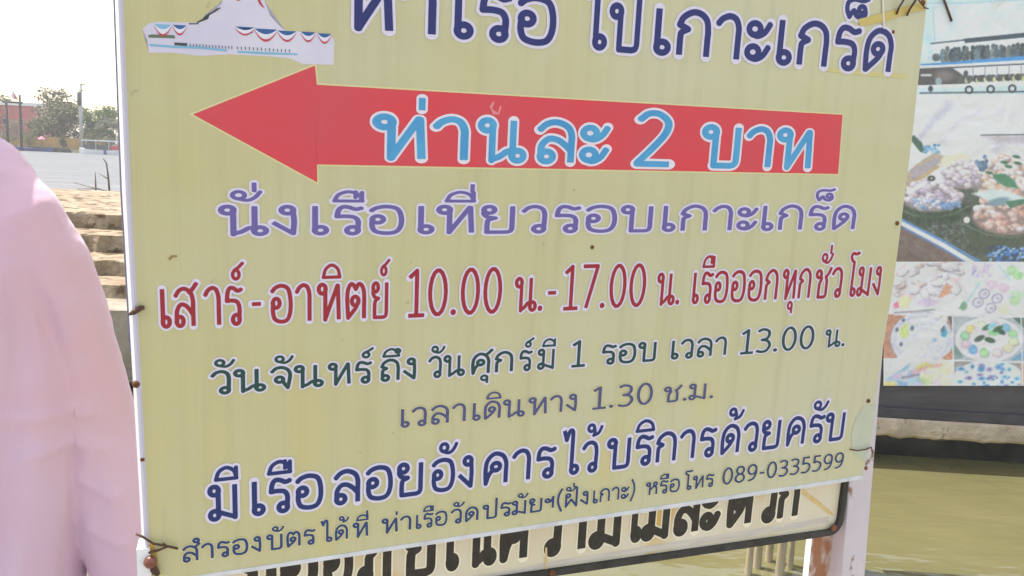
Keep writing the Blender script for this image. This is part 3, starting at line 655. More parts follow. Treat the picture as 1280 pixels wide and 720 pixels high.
bm = bmesh.new(); box(bm, -1.6, 5.0, -.22, .4, 1.002, 1.09, .01); obj('shade_overhang', bm, dark_conc, bw)  # unseen overhang on the wall top, added to shade the water in front
bm = bmesh.new(); box(bm, -.05, .50, -.25, -.002, -1.5, .17, .02); obj('buttress', bm, dark_conc, bw)

bo = .035  # board face stands back from the slab edge
def bp_(px, py, off=0.0):
    p = PMI @ on_plane(px, py, Vector((e0.x, e0.y, 0)) - BNN*(bo+off), BNN); return (p.x, p.z)
board = empty('billboard', PM @ Vector((.6, bo, LEDGE_Z)), 'dark framed billboard of boat and dessert photographs standing on the pier', 'billboard')
board.matrix_world = PM @ Matrix.Translation((0, bo, LEDGE_Z))
dk = noisy('black_vinyl', S(70, 66, 70), S(86, 82, 86), 5, .4, c3=S(110, 104, 102), scale3=4, stretch=(.5, 1, 3))
bl = bp_(1062, 525)[0]; br = bp_(1560, 540)[0]; bt = bp_(1190, -180)[1]
bm = bmesh.new(); box(bm, bl, br, .004, .05, LEDGE_Z+.001, bt); obj('backing', bm, dk, board)
fm = noisy('dark_frame', S(58, 56, 62), S(74, 72, 78), 9, .4)
for (xa, xb, za, zb_, nm) in ((bl, br, .001, .062, 'frame_rail'), (bl, br, bt-.06, bt, 'frame_rail'), (bl-.05, bl, .001, bt, 'frame_stile'), (br, br+.05, .001, bt, 'frame_stile')):
    bm = bmesh.new(); box(bm, xa, xb, -.02, .06, LEDGE_Z+za, LEDGE_Z+zb_, .004); obj(nm, bm, fm, board)

# --- printed photographs, painted into fine vertex grids
class Canvas:
    def __init__(s, x0, x1, y0, y1, base):
        s.x0, s.y0 = x0, y0; s.X, s.Y = np.meshgrid(np.arange(x0, x1+.01, 1.0), np.arange(y0, y1+.01, 1.0)); s.I = np.ones(s.X.shape+(3,))*np.array(base, float)
    def put(s, m, c):
        m = np.clip(m, 0, 1)[..., None]; s.I = s.I*(1-m)+np.array(c, float)*m
    def el(s, cx, cy, rx, ry, c, ang=0, soft=1.0, al=1.0):
        a = R(ang); dx, dy = s.X-cx, s.Y-cy; u = dx*math.cos(a)+dy*math.sin(a); v = -dx*math.sin(a)+dy*math.cos(a)
        d = (np.hypot(u/rx, v/ry)-1)*min(rx, ry); s.put((.5-d/soft)*1.0*al if soft else (d < 0)*al, c) if al == 1 else s.put(np.clip(.5-d/soft, 0, 1)*al, c)
    def pg(s, P, c, soft=1.0, al=1.0):
        n = len(P); ins = np.zeros(s.X.shape, bool); d = np.full(s.X.shape, 1e9)
        for i in range(n):
            ax, ay = P[i]; bx, by = P[(i+1) % n]
            if ay != by:
                cond = ((ay > s.Y) != (by > s.Y)) & (s.X < (bx-ax)*(s.Y-ay)/(by-ay)+ax); ins ^= cond
            dx, dy = bx-ax, by-ay; t = np.clip(((s.X-ax)*dx+(s.Y-ay)*dy)/(dx*dx+dy*dy+1e-9), 0, 1)
            d = np.minimum(d, np.hypot(s.X-ax-t*dx, s.Y-ay-t*dy))
        s.put(np.clip(.5+np.where(ins, d, -d)/soft, 0, 1)*al, c)
    def st(s, P, w, c, soft=1.0, al=1.0):
        d = np.full(s.X.shape, 1e9)
        for (ax, ay), (bx, by) in zip(P[:-1], P[1:]):
            dx, dy = bx-ax, by-ay; t = np.clip(((s.X-ax)*dx+(s.Y-ay)*dy)/(dx*dx+dy*dy+1e-9), 0, 1); d = np.minimum(d, np.hypot(s.X-ax-t*dx, s.Y-ay-t*dy))
        s.put(np.clip(.5+(w/2-d)/soft, 0, 1)*al, c)
    def nz(s, sc, amp, mask=None, seed=0, tint=(1, 1, 1)):
        r = np.random.default_rng(seed); h, w_ = s.X.shape; gh, gw = int(h/sc)+3, int(w_/sc)+3; g = r.normal(size=(gh, gw))
        yy = (s.Y-s.y0)/sc; xx = (s.X-s.x0)/sc; i = yy.astype(int); j = xx.astype(int); fy, fx = yy-i, xx-j
        fy = fy*fy*(3-2*fy); fx = fx*fx*(3-2*fx)
        n = (g[i, j]*(1-fx)+g[i, j+1]*fx)*(1-fy)+(g[i+1, j]*(1-fx)+g[i+1, j+1]*fx)*fy
        k = n*amp if mask is None else n*amp*np.clip(mask, 0, 1)
        s.I = np.clip(s.I+k[..., None]*np.array(tint), 0, 255); return n
    def mel(s, cx, cy, rx, ry): return np.clip(1.3-np.hypot((s.X-cx)/rx, (s.Y-cy)/ry), 0, 1)*3
def print_mat(name):
    m = mat(name, (1, 1, 1), .35); n, l, b = nodes(m); a = n.new('ShaderNodeVertexColor'); a.layer_name = 'print'; l.new(a.outputs['Color'], b.inputs['Base Color'])
    tc = n.new('ShaderNodeTexCoord'); t = n.new('ShaderNodeTexNoise'); t.inputs['Scale'].default_value = 3.5; t.inputs['Detail'].default_value = 3; t.inputs['Distortion'].default_value = .8; l.new(tc.outputs['Object'], t.inputs['Vector'])
    bp = n.new('ShaderNodeBump'); bp.inputs['Strength'].default_value = .5; bp.inputs['Distance'].default_value = .05; l.new(t.outputs['Fac'], bp.inputs['Height']); l.new(bp.outputs[0], b.inputs['Normal']); b.inputs['Roughness'].default_value = .25; return m
def print_obj(name, cv, m, off):
    h, w_ = cv.X.shape; V = []
    for j in range(h):
        for i in range(w_):
            q_ = bp_(cv.X[j, i], cv.Y[j, i]); V.append((q_[0], -off, q_[1]-LEDGE_Z))
    idx = np.arange(h*w_).reshape(h, w_)
    Fc = np.stack([idx[1:, :-1], idx[1:, 1:], idx[:-1, 1:], idx[:-1, :-1]], -1).reshape(-1, 4).tolist()
    me = bpy.data.meshes.new(name); me.from_pydata(V, [], Fc)
    ca = me.color_attributes.new('print', 'FLOAT_COLOR', 'POINT')
    c = np.clip(cv.I, 0, 255)/255.; c = np.where(c <= .04045, c/12.92, ((c+.055)/1.055)**2.4); c = np.minimum(.84, c*1.22)*.90+np.array([.80, .79, .87])*.08  # pale lavender wash: glossy sky reflection mixed into the print colours
    rgba = np.concatenate([c.reshape(-1, 3), np.ones((h*w_, 1))], 1).astype(np.float32); ca.data.foreach_set('color', rgba.ravel())
    return link(name, me, board, (m,))
pm = print_mat('print_ink')
XR = 1400
# river boat
cv = Canvas(1092, XR, -120, 118, (196, 222, 236))
cv.pg([(1165, 4), (1420, -6), (1420, 30), (1165, 53)], (212, 222, 234), 2); cv.pg([(1165, -130), (1420, -130), (1420, -7), (1165, 3)], (196, 222, 232), 3)
cv.nz(14, 6, seed=3); cv.st([(1150, 4), (1200, 4), (1420, -8)], 2, (170, 200, 206), 2)
cv.st([(1166, 9), (1168, 50)], 1.5, (160, 196, 220), 1.5)
cv.pg([(1166, 53), (1206, 49), (1300, 40), (1420, 28), (1420, 80), (1166, 80)], (222, 230, 240), 1)
cv.st([(1164, 54.5), (1206, 50)], 2, (70, 90, 100)); cv.pg([(1204, 48.5), (1290, 40), (1420, 28), (1420, 34), (1290, 46), (1206, 54)], (48, 66, 76), 1)
r_ = random.Random(5)
for i in range(46):
    x = 1178+i*5.2+r_.uniform(-1.5, 1.5); y = 66-(x-1180)*.055; c = r_.choice([(54, 66, 72), (66, 80, 84), (74, 90, 96), (50, 60, 64), (90, 96, 92)])
    cv.el(x, y-3+r_.uniform(-2, 2), 2.8, 3.2, c, soft=1.2); cv.el(x, y+5, 4.2, 8, tuple(np.array(c)*r_.uniform(.9, 1.5)), soft=1.5)
cv.el(1170, 72, 5, 5, (80, 96, 100), soft=2); cv.nz(3, 12, (np.abs(cv.Y-(70-(cv.X-1180)*.05)) < 9)*1., seed=5)
cv.pg([(1150, 80), (1180, 78), (1300, 68), (1420, 58), (1420, 65), (1300, 75), (1150, 85)], (64, 142, 208), 1.2)
cv.pg([(1092, 84), (1150, 82), (1180, 81), (1300, 74), (1420, 64), (1420, 69), (1300, 79), (1150, 86), (1092, 89)], (222, 232, 240), 1)
cv.pg([(1092, 87), (1150, 86), (1300, 80), (1420, 70), (1420, 110), (1092, 112)], (232, 234, 244), 1)
cv.st([(1150, 86.5), (1200, 84), (1300, 79)], 2, (80, 86, 96), 1)
cv.pg([(1092, 88), (1190, 85), (1198, 90), (1206, 96), (1214, 106), (1092, 108)], (72, 68, 68), 1.5); cv.el(1180, 95, 12, 7, (116, 108, 104), soft=6)
cv.el(1173, 102, 4, 5, (150, 170, 180), soft=2); cv.st([(1152, 94), (1163, 94)], 3, (190, 190, 196), 1); cv.el(1207, 92, 3, 4, (70, 70, 74), soft=1)
for i in range(36):
    x = 1200+i*6+r_.uniform(-1.5, 1.5); y = 99-(x-1200)*.035; cv.el(x, y, 4.5, 4.5, r_.choice([(58, 60, 62), (72, 74, 72), (84, 86, 80)]), soft=1.5)
    if i % 2: cv.el(x+2, y+2, 2.4, 3.6, r_.choice([(196, 204, 140), (180, 190, 150), (206, 206, 160)]), soft=1.2)
for i in range(12): cv.st([(1216+i*15, 82-i*.5), (1216+i*15, 98-i*.5)], .9, (120, 130, 140), 1)
cv.pg([(1092, 109), (1168, 106), (1420, 98), (1420, 104), (1168, 110), (1092, 112.5)], (226, 230, 236), 1)
cv.pg([(1092, 112), (1160, 110), (1420, 104), (1420, 119), (1092, 119)], (196, 216, 226), 1); cv.st([(1150, 116.5), (1420, 112.5)], 2.4, (92, 108, 112), 1.2)
for i in range(7):
    cx_, cy_ = 1211+i*27, 112.3-i*.8; cv.el(cx_, cy_, 5.4, 5.4, (44, 52, 56)); cv.el(cx_, cy_, 2.9, 2.9, (190, 204, 212))
cv.el(1163, 111, 3, 4, (60, 64, 66), soft=1.2); cv.nz(1.6, 5, seed=9)
print_obj('boat_print', cv, pm, .003)
# desserts in leaf cups
cv = Canvas(1092, XR, 118, 327, (222, 220, 232))
cv.el(1165, 150, 80, 30, (240, 240, 246), soft=30); cv.nz(22, 8, seed=11); cv.nz(9, 5, seed=12)
cv.st([(1150, 172), (1168, 150), (1186, 132)], 13, (186, 184, 202), 12, .8); cv.st([(1175, 178), (1200, 150), (1225, 140)], 9, (196, 194, 212), 10, .7)
cv.pg([(1225, 169), (1420, 166), (1420, 190), (1245, 178)], (170, 156, 160), 8, .7); cv.st([(1226, 169), (1420, 166)], 1.6, (92, 104, 96), 1)
cv.pg([(1100, 250), (1145, 205), (1168, 190), (1182, 196), (1150, 224), (1118, 250)], (178, 160, 140), 3); cv.pg([(1136, 224), (1168, 205), (1176, 208), (1142, 232)], (188, 166, 128), 3)
cv.pg([(1180, 195), (1208, 190), (1216, 200), (1186, 210), (1172, 206)], (224, 214, 190), 4); cv.pg([(1138, 212), (1172, 197), (1176, 203), (1140, 226)], (166, 158, 164), 3)
cv.pg([(1092, 240), (1300, 215), (1420, 215), (1420, 330), (1225, 330), (1092, 262)], (70, 80, 64), 4)
cv.nz(8, 9, cv.mel(1200, 285, 110, 50), 13); cv.nz(3, 7, cv.mel(1200, 285, 110, 50), 14)
def blob(x, y, r, c, q_, fl=.7):
    c = np.array(c, float); an = q_.uniform(-40, 40)
    cv.el(x+r*.15, y+r*.30, r*1.05, r*fl*1.05, tuple(c*.66), an, 1.6, .75); cv.el(x, y, r, r*fl, tuple(c*.93), an, 1.4, .95)
    cv.el(x-r*.25, y-r*.25, r*.6, r*fl*.5, tuple(np.minimum(c*1.12, 252)), an, 1.6, .85)
def mound(cx, cy, rx, ry, c, c2, sd):
    q_ = random.Random(sd); cv.el(cx, cy+ry*.25, rx*1.02, ry*.95, tuple(np.array(c)*.72), soft=4)
    pts_ = []
    for k in range(int(rx*ry*.085)+14):
        a = q_.uniform(0, 6.28); rr = math.sqrt(q_.random()); pts_.append((cx+rx*rr*math.cos(a), cy+ry*rr*math.sin(a)*.95))
    for x, y in sorted(pts_, key=lambda p: p[1]-abs(p[0]-cx)*.3):
        blob(x, y, q_.uniform(2.6, 6.5), q_.choice([c, c, tuple(np.array(c)*1.06), c2, tuple(np.array(c2)*1.08), (226, 216, 220)]), q_)
for x_, y_, rx_, ry_ in ((1164, 262, 46, 20), (1262, 284, 58, 26), (1352, 284, 54, 26)):
    cv.el(x_, y_, rx_, ry_, (52, 66, 50), soft=5)
    for k in range(16): cv.st([(x_-rx_*.9+k*rx_*.12, y_-ry_*.2+4*math.sin(k)), (x_-rx_*.75+k*rx_*.1, y_+ry_*.85)], 2.2, [(84, 104, 78), (44, 58, 44), (70, 90, 66)][k % 3], 3, .6)
    cv.st([(x_-rx_, y_-4), (x_-rx_*.5, y_+ry_*.35), (x_, y_+ry_*.5), (x_+rx_*.5, y_+ry_*.35), (x_+rx_, y_-4)], 1.6, (120, 140, 108), 1.8, .7)
mound(1206, 216, 26, 17, (214, 200, 206), (182, 170, 186), 1); mound(1256, 214, 32, 20, (216, 206, 206), (206, 174, 160), 2); mound(1320, 215, 40, 20, (216, 206, 206), (206, 174, 160), 22)
mound(1165, 243, 37, 18, (210, 196, 204), (178, 164, 182), 3)
q_ = random.Random(8)
for k in range(46): blob(1172+q_.uniform(-32, 32), 255+q_.uniform(-6, 5), q_.uniform(2, 3.6), q_.choice([(140, 172, 210), (160, 188, 218), (116, 150, 194), (210, 214, 228), (196, 190, 204)]), q_)
cv.st([(1136, 262), (1152, 270), (1180, 272), (1206, 264)], 3, (58, 82, 58), 2)
cv.pg([(1132, 240), (1156, 226), (1160, 228), (1136, 244)], (228, 224, 220), 1.5); cv.el(1164, 223, 5, 3.6, (64, 58, 54), soft=1.5); cv.el(1164, 223, 2, 1.6, (150, 150, 150), soft=1)
mound(1252, 232, 32, 14, (212, 196, 190), (206, 168, 140), 4); mound(1262, 264, 46, 25, (206, 176, 166), (190, 148, 136), 5); mound(1350, 262, 44, 25, (206, 176, 166), (190, 148, 136), 6)
cv.el(1186, 0, 1, 1, (0, 0, 0)); cv.pg([(1214, 242), (1240, 236), (1262, 240), (1284, 248), (1262, 256), (1240, 252)], (206, 220, 222), 3); cv.el(1248, 252, 14, 5, (120, 150, 160), -10, 3); cv.pg([(1256, 252), (1284, 248), (1290, 252), (1262, 260)], (70, 120, 92), 2)
cv.pg([(1240, 218), (1256, 217), (1268, 226), (1273, 236), (1256, 233), (1244, 225)], (64, 128, 92), 2); cv.pg([(1136, 172), (1142, 169), (1152, 178), (1158, 192), (1150, 190), (1142, 180)], (54, 92, 72), 2)
for k in range(26): cv.el(1164+q_.uniform(-9, 9), 186+q_.uniform(-5, 5), 2.4, 1.8, q_.choice([(120, 164, 196), (150, 190, 210), (90, 140, 180)]), soft=1.2)
for k in range(20): cv.el(1225+q_.uniform(-6, 8), 204+q_.uniform(-8, 8), 2.4, 3, q_.choice([(110, 140, 166), (84, 110, 136)]), soft=1.2)
for x, y in ((1270, 196), (1272, 204), (1260, 208), (1236, 216), (1255, 203)): cv.el(x, y, 5, 2, (60, 110, 80), 10, 1.2)
cv.el(1208, 275, 4, 4, (228, 214, 206), soft=1.5); cv.pg([(1205, 284), (1225, 296), (1260, 300), (1300, 290), (1300, 318), (1230, 318), (1205, 300)], (64, 76, 54), 5)
for k in range(220): cv.el(1250+q_.uniform(0, 90)-q_.random()*20, 324+q_.uniform(-16, 6), q_.uniform(1.5, 4), q_.uniform(1, 2), q_.choice([(60, 110, 176), (96, 146, 206), (40, 66, 110), (150, 184, 218)]), -20, 1.2)
for k in range(50): cv.el(1190+q_.uniform(-30, 20), 290+q_.uniform(-14, 14), q_.uniform(1, 3), 1.2, (110, 124, 130), q_.uniform(0, 90), 1.5, .6)
cv.pg([(1092, 264), (1126, 279), (1180, 308), (1214, 330), (1092, 330)], (112, 92, 84), 1.5); cv.nz(5, 6, (cv.X-1092 < (cv.Y-262)*2.2)*1., 17, (1, .9, .8))
cv.st([(1110, 271), (1126, 278), (1180, 307), (1218, 331)], 6, (220, 228, 240), 1.2); cv.st([(1112, 275), (1126, 283), (1180, 312), (1212, 331)], 2, (80, 126, 190), 1.2); cv.st([(1126, 274), (1182, 303), (1224, 327)], 3, (90, 140, 200), 2)
cv.nz(1.5, 5, seed=19)
print_obj('dessert_print', cv, pm, .003)
# collage of plates
cv = Canvas(1104, XR, 327, 482, (222, 220, 234))
def tile(x0, x1, y0, y1, c):
    m = (cv.X >= x0) & (cv.X < x1) & (cv.Y >= y0+(cv.X-1127)*.0236) & (cv.Y < y1+(cv.X-1127)*.03); cv.put(m*1., c); return m*1.
T1 = tile(1092, 1210, 320, 393, (236, 232, 240)); 
for k in range(70): cv.el(1165+q_.uniform(-48, 40), 352+q_.uniform(-24, 24), q_.uniform(3, 12), q_.uniform(1.5, 4), q_.choice([(224, 214, 224), (240, 238, 244), (206, 196, 208), (216, 190, 190)]), q_.choice([-50, -35, -25, 20]), 2, .7)
for k in range(46): blob(1160+q_.uniform(-40, 38), 350+q_.uniform(-22, 20), q_.uniform(3, 8), q_.choice([(226, 218, 228), (232, 228, 236), (216, 204, 212), (226, 206, 204), (206, 198, 214)]), q_, .5)
cv.el(1130, 378, 8, 8, (228, 228, 176), soft=4); cv.pg([(1116, 381), (1122, 376), (1124, 384), (1118, 386)], (226, 120, 150), 2); cv.pg([(1172, 372), (1182, 354), (1190, 358), (1184, 372)], (212, 160, 130), 3)
cv.st([(1118, 391), (1205, 384)], 2.5, (120, 116, 124), 2, .7); cv.el(1160, 378, 14, 6, (206, 190, 214), soft=4); cv.el(1204, 382, 5, 6, (120, 160, 130), soft=3)
T2 = tile(1210, XR, 320, 394, (224, 222, 236))
for k in range(26): cv.el(1226+q_.uniform(-12, 12), 340+q_.uniform(-9, 5), q_.uniform(2, 5), q_.uniform(1.2, 3), q_.choice([(196, 180, 212), (170, 156, 196), (214, 206, 226)]), q_.uniform(0, 180), 1.3, .8)
cv.st([(1225, 352), (1208, 378)], 2, (150, 204, 220), 1.5, .8); cv.st([(1248, 331), (1262, 350)], 2, (150, 204, 220), 1.5, .8)
for x, y, c in ((1265, 338, (176, 214, 166)), (1272, 344, (166, 206, 156)), (1290, 340, (176, 214, 176)), (1270, 368, (190, 222, 184)), (1268, 376, (180, 214, 170)), (1240, 356, (224, 190, 206)), (1255, 360, (222, 194, 212)), (1284, 370, (190, 222, 184)), (1254, 386, (230, 224, 190)), (1310, 350, (224, 190, 206)), (1340, 370, (190, 222, 184))): cv.el(x, y, 7, 6, c, soft=2); cv.el(x-1, y-1, 3, 2.5, tuple(np.array(c)*1.06), soft=2)
for x, y in ((1230, 367), (1222, 378), (1246, 373), (1238, 385)): cv.el(x, y, 7.5, 6.5, (172, 164, 186), -25, 1.5); cv.el(x, y, 5.4, 4.4, (214, 208, 226), -25, 1.2); cv.el(x+1, y, 2.5, 2, (184, 176, 196), soft=1.2)
tile(1092, 1191, 393, 448, (192, 140, 116)); cv.el(1153, 425, 40.5, 35.5, (150, 140, 146), soft=3); cv.el(1152, 424, 39, 34, (206, 206, 222), soft=1.5); cv.el(1152, 424, 35, 30, (194, 194, 212), soft=1.2); cv.el(1152, 424, 33, 28, (214, 214, 228), soft=4)
for x, y, c, s_ in ((1130, 415, (196, 214, 130), 6), (1132, 409, (206, 220, 150), 4), (1121, 412, (90, 104, 120), 2), (1129, 400, (96, 108, 126), 2), (1126, 430, (92, 104, 140), 2), (1140, 410, (96, 116, 130), 2.4), (1180, 416, (80, 160, 190), 4), (1178, 411, (90, 110, 130), 3), (1168, 425, (150, 180, 206), 2)): cv.el(x, y, s_, s_*1.3, c, 10, 2)
cv.pg([(1184, 394), (1192, 394), (1192, 412), (1188, 404)], (70, 76, 80), 1); cv.pg([(1176, 448), (1191, 436), (1191, 449)], (196, 140, 112), 1)
tile(1191, 1280, 394, 449, (176, 184, 190)); cv.el(1236, 425, 43.5, 29, (186, 186, 200), soft=2); cv.el(1236, 424, 42, 28, (226, 224, 236), soft=1.5); cv.el(1236, 424, 37, 23.5, (214, 212, 226), soft=1.5); cv.el(1236, 424, 35.5, 22.5, (226, 224, 234), soft=2); cv.pg([(1264, 396), (1282, 396), (1282, 412)], (80, 110, 96), 2); cv.pg([(1262, 450), (1282, 436), (1282, 450)], (110, 160, 190), 2); cv.pg([(1192, 430), (1206, 447), (1192, 449)], (120, 146, 140), 2)
cs = [(206, 222, 170), (226, 214, 178), (240, 206, 206), (160, 206, 150), (120, 170, 220), (228, 192, 206), (150, 200, 160), (226, 206, 150), (206, 220, 190), (226, 200, 214), (130, 180, 214), (160, 206, 160)]
for k in range(12):
    a = k*math.pi/6+.2; x, y = 1236+31*math.cos(a), 423+18*math.sin(a); cv.el(x+.8, y+1.6, 6.8, 5.4, (176, 172, 186), 0, 2.5, .8); cv.el(x, y, 6.3, 5.2, tuple(np.array(cs[k])*.94), 20*k, 1.8); [cv.el(x+2.6*math.cos(j*1.26+k), y+2.2*math.sin(j*1.26+k), 2.2, 1.8, tuple(np.minimum(np.array(cs[k])*1.08, 250)), soft=1.4, al=.7) for j in range(5)]
cv.el(1236, 420, 23, 13, (232, 214, 228), soft=1.5)
for x, y, c in ((1234, 409, (70, 120, 84)), (1250, 414, (52, 88, 66)), (1224, 423, (70, 96, 80)), (1237, 425, (56, 96, 70)), (1241, 416, (140, 204, 150)), (1240, 407, (150, 200, 220)), (1247, 411, (60, 104, 74))): cv.el(x, y, 7, 3.4, c, q_.uniform(-40, 40), 1.5)
tile(1280, XR, 394, 449, (206, 196, 190)); cv.el(1320, 424, 34, 25, (222, 220, 232), soft=2)
tile(1092, 1192, 449, 500, (214, 214, 228))
for k in range(46):
    x = 1150+q_.uniform(-44, 40); y = 468+q_.uniform(-14, 14); cc = q_.choice([(140, 190, 226), (110, 170, 220), (170, 206, 236), (210, 190, 226)] if x < 1150 else [(214, 224, 180), (196, 216, 150), (230, 222, 190), (222, 196, 210)]); cv.el(x, y, q_.uniform(4, 9), q_.uniform(3, 6), cc, q_.uniform(-30, 30), 4, .7)
cv.st([(1140, 466), (1160, 458), (1176, 456)], 4, (226, 160, 166), 3, .8); cv.st([(1146, 460), (1156, 454), (1164, 458)], 4, (232, 196, 110), 3, .7); cv.st([(1128, 472), (1148, 468)], 3, (146, 136, 150), 2); cv.el(1112, 480, 10, 4, (228, 204, 140), soft=3)
tile(1192, 1276, 449, 500, (150, 150, 146)); cv.el(1236, 476, 46, 26, (220, 224, 238), soft=2)
for k in range(44):
    x = 1236+q_.uniform(-38, 38); y = 470+q_.uniform(-15, 14); cc = q_.choice([(110, 176, 216), (140, 194, 226), (90, 150, 206), (184, 206, 232), (160, 150, 196)]); cv.el(x, y, q_.uniform(2.5, 5), q_.uniform(2, 3.4), cc, 0, 1.6, .85); cv.el(x, y, 1.4, 1.1, (80, 96, 130), soft=1, al=.7)
tile(1276, XR, 449, 500, (190, 160, 140)); cv.el(1320, 472, 34, 22, (222, 214, 226), soft=2)
for P in ([(1118, 393), (1192, 394.5), (XR, 399)], [(1104, 448.5), (1192, 450.5), (XR, 456)], [(1190, 394), (1192, 486)], [(1276, 397), (1278, 490)]): cv.st(P, 1.6, (228, 226, 232), 1)
# white diagonal sun glare across the plates, painted into the print colours
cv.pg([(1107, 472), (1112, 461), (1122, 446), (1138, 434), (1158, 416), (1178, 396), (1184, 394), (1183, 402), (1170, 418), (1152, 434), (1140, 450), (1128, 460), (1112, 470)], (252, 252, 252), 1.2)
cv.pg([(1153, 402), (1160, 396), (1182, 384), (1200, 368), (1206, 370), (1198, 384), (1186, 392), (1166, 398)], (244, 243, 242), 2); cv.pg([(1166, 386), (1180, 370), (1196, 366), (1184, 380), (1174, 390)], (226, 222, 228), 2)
cv.nz(1.6, 6, seed=29); cv.nz(4, 5, seed=31)
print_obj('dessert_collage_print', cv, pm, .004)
# short dark rod hanging in front of the boat print
bm = bmesh.new(); pa, pb_ = bp_(1174, -12), bp_(1188.5, 27); tube(bm, [(pa[0], -.012, pa[1]), ((pa[0]+pb_[0])/2, -.014, (pa[1]+pb_[1])/2), (pb_[0], -.012, pb_[1])], .006, 6); obj('wire', bm, dark_wire, board, True)

# ------------------------------------------------------------------ landing steps at left
st = empty('landing_steps', (-5.5, 8.6, WATER_Z), 'sunlit concrete landing steps going down to the green water', 'steps')
prof = [(8.6, -.25), (9.25, -.10), (9.85, .08), (10.6, .30), (11.3, .50)]
def rough_block(y0, y1, z0, z1, m, x0=-4.0, x1=2.9, n=70, sd=0, amp=.02, tilt=0.0):
    bm = bmesh.new(); rows = []
    for x in np.linspace(x0, x1, n):
        f = lambda a, s_: amp*(mnoise.noise(Vector((x*3.1+sd, a, 0)))+.6*mnoise.noise(Vector((x*9+sd, a, 5))))*s_
        dz = tilt*x
        P = [(y1, z0), (y0+.01, z0), (y0+f(1, 1), z0+(z1-z0)*.35), (y0+f(2, 1.4), z0+(z1-z0)*.7), (y0+.02+f(3, 1), z1-.012+dz+f(4, .5)), (y0+.06, z1+dz+f(5, .4)), ((y0+y1)/2, z1+dz+f(6, .5)), (y1, z1+dz)]
        rows.append([bm.verts.new((x, p[0]-8.6, p[1]-WATER_Z)) for p in P])
    for i in range(n-1):
        for k in range(len(P)): bm.faces.new((rows[i][k], rows[i+1][k], rows[i+1][(k+1) % len(P)], rows[i][(k+1) % len(P)]))
    bm.faces.new(rows[0]); bm.faces.new(rows[-1][::-1]); return bm
step_m = noisy('sunlit_step_concrete', (.26, .20, .13), (.40, .33, .235), 3.5, .95, bump=1.0, bump_scale=14, dist=.06, c3=(.12, .085, .05), scale3=4.5, lo3=.54, hi3=.62)
obj('bottom_block', rough_block(8.6, 9.3, -1.0, -.25, noisy, n=60, sd=3), noisy('block_concrete', (.24, .21, .165), (.34, .30, .24), 3, .95, bump=.7, bump_scale=16, dist=.03, stretch=(1, 1, .6), c3=(.12, .105, .08), scale3=5), st)
for i in range(1, 5):
    y0, z1 = prof[i]; y1 = prof[i+1][0]+.03 if i < 4 else 17.0
    obj('step', rough_block(y0, y1, -.95, z1, None, sd=10*i, amp=.075 if i > 1 else .04), step_m, st)
for x in (-3.2, 0.4, 2.2):
    bm = bmesh.new(); box(bm, x-.2, x+.2, .5, .9, -1.5, .1); obj('footing', bm, dark_conc, st)

# dry branches lying at the water edge behind the steps
stick = noisy('dry_branch', (.16, .13, .10), (.26, .22, .18), 6, .9)
def branch(P, r, label, side=()):
    P = [at_depth_y(*p) for p in P]; c = P[0].copy(); o = None
    bm = bmesh.new(); tube(bm, [p-c for p in P], [r*(1-.6*i/(len(P)-1)) for i in range(len(P))], 6)
    for S_ in side: Q = [at_depth_y(*p)-c for p in S_]; tube(bm, Q, [r*.6, r*.3] if len(Q) == 2 else r*.5, 5)
    o = obj('dead_branch', bm, stick, None, True); o.location = c; return tag(o, label, 'branch', 'dry branches at the water edge')
branch([(137, 240, 17.5), (135, 218, 17.2), (133, 204, 17.1), (129, 198.5, 17.0)], .022, 'tall bent dry branch standing at the water edge beside the sign', [[(135.5, 224, 17.2), (124, 217, 17.2)]])
branch([(120, 242, 17.3), (119.5, 228, 17.2), (119, 215, 17.2)], .020, 'short upright dry stick left of the bent branch')
branch([(146, 241.5, 17.0), (122, 236, 17.2), (92, 228, 17.4)], .020, 'long dry branch lying almost flat across the water edge', [[(122, 236, 17.2), (96, 236, 17.3)]])
branch([(130, 243, 17.1), (108, 238, 17.2), (86, 240, 17.3)], .018, 'thin dry branch lying lowest along the top of the steps')

# ------------------------------------------------------------------ bamboo poles in the water under the signs
bam = noisy('wet_bamboo', (.34, .28, .17), (.48, .42, .30), 10, .5, stretch=(1, 1, .3))
for i, (px, r, lb) in enumerate(((934, .022, 'leftmost slim bamboo pole in the water below the cream sign'), (944, .026, 'thick bamboo pole second from left below the cream sign'), (958, .024, 'pale middle bamboo pole below the cream sign'), (973, .028, 'thickest bamboo pole fourth from left below the cream sign'), (985, .020, 'rightmost bamboo pole nearest the rusty post'))):
    p = at_depth_y(px, 705, 5.15+.10*(i % 3)); bm = bmesh.new(); zt_ = -.62 if i != 3 else -.5
    tp = Vector((p.x+.03, p.y, 0.1)); pts_ = [Vector((p.x, p.y, WATER_Z-1.2)).lerp(Vector((p.x+.02, p.y, -.35)), k/8)-Vector((p.x, p.y, WATER_Z)) for k in range(9)]
    tube(bm, pts_, [r*(1.08 if k % 2 else .96) for k in range(9)], 8); o = obj('bamboo_pole', bm, bam, None, True); o.location = (p.x, p.y, WATER_Z); tag(o, lb, 'pole', 'bamboo poles in the water')

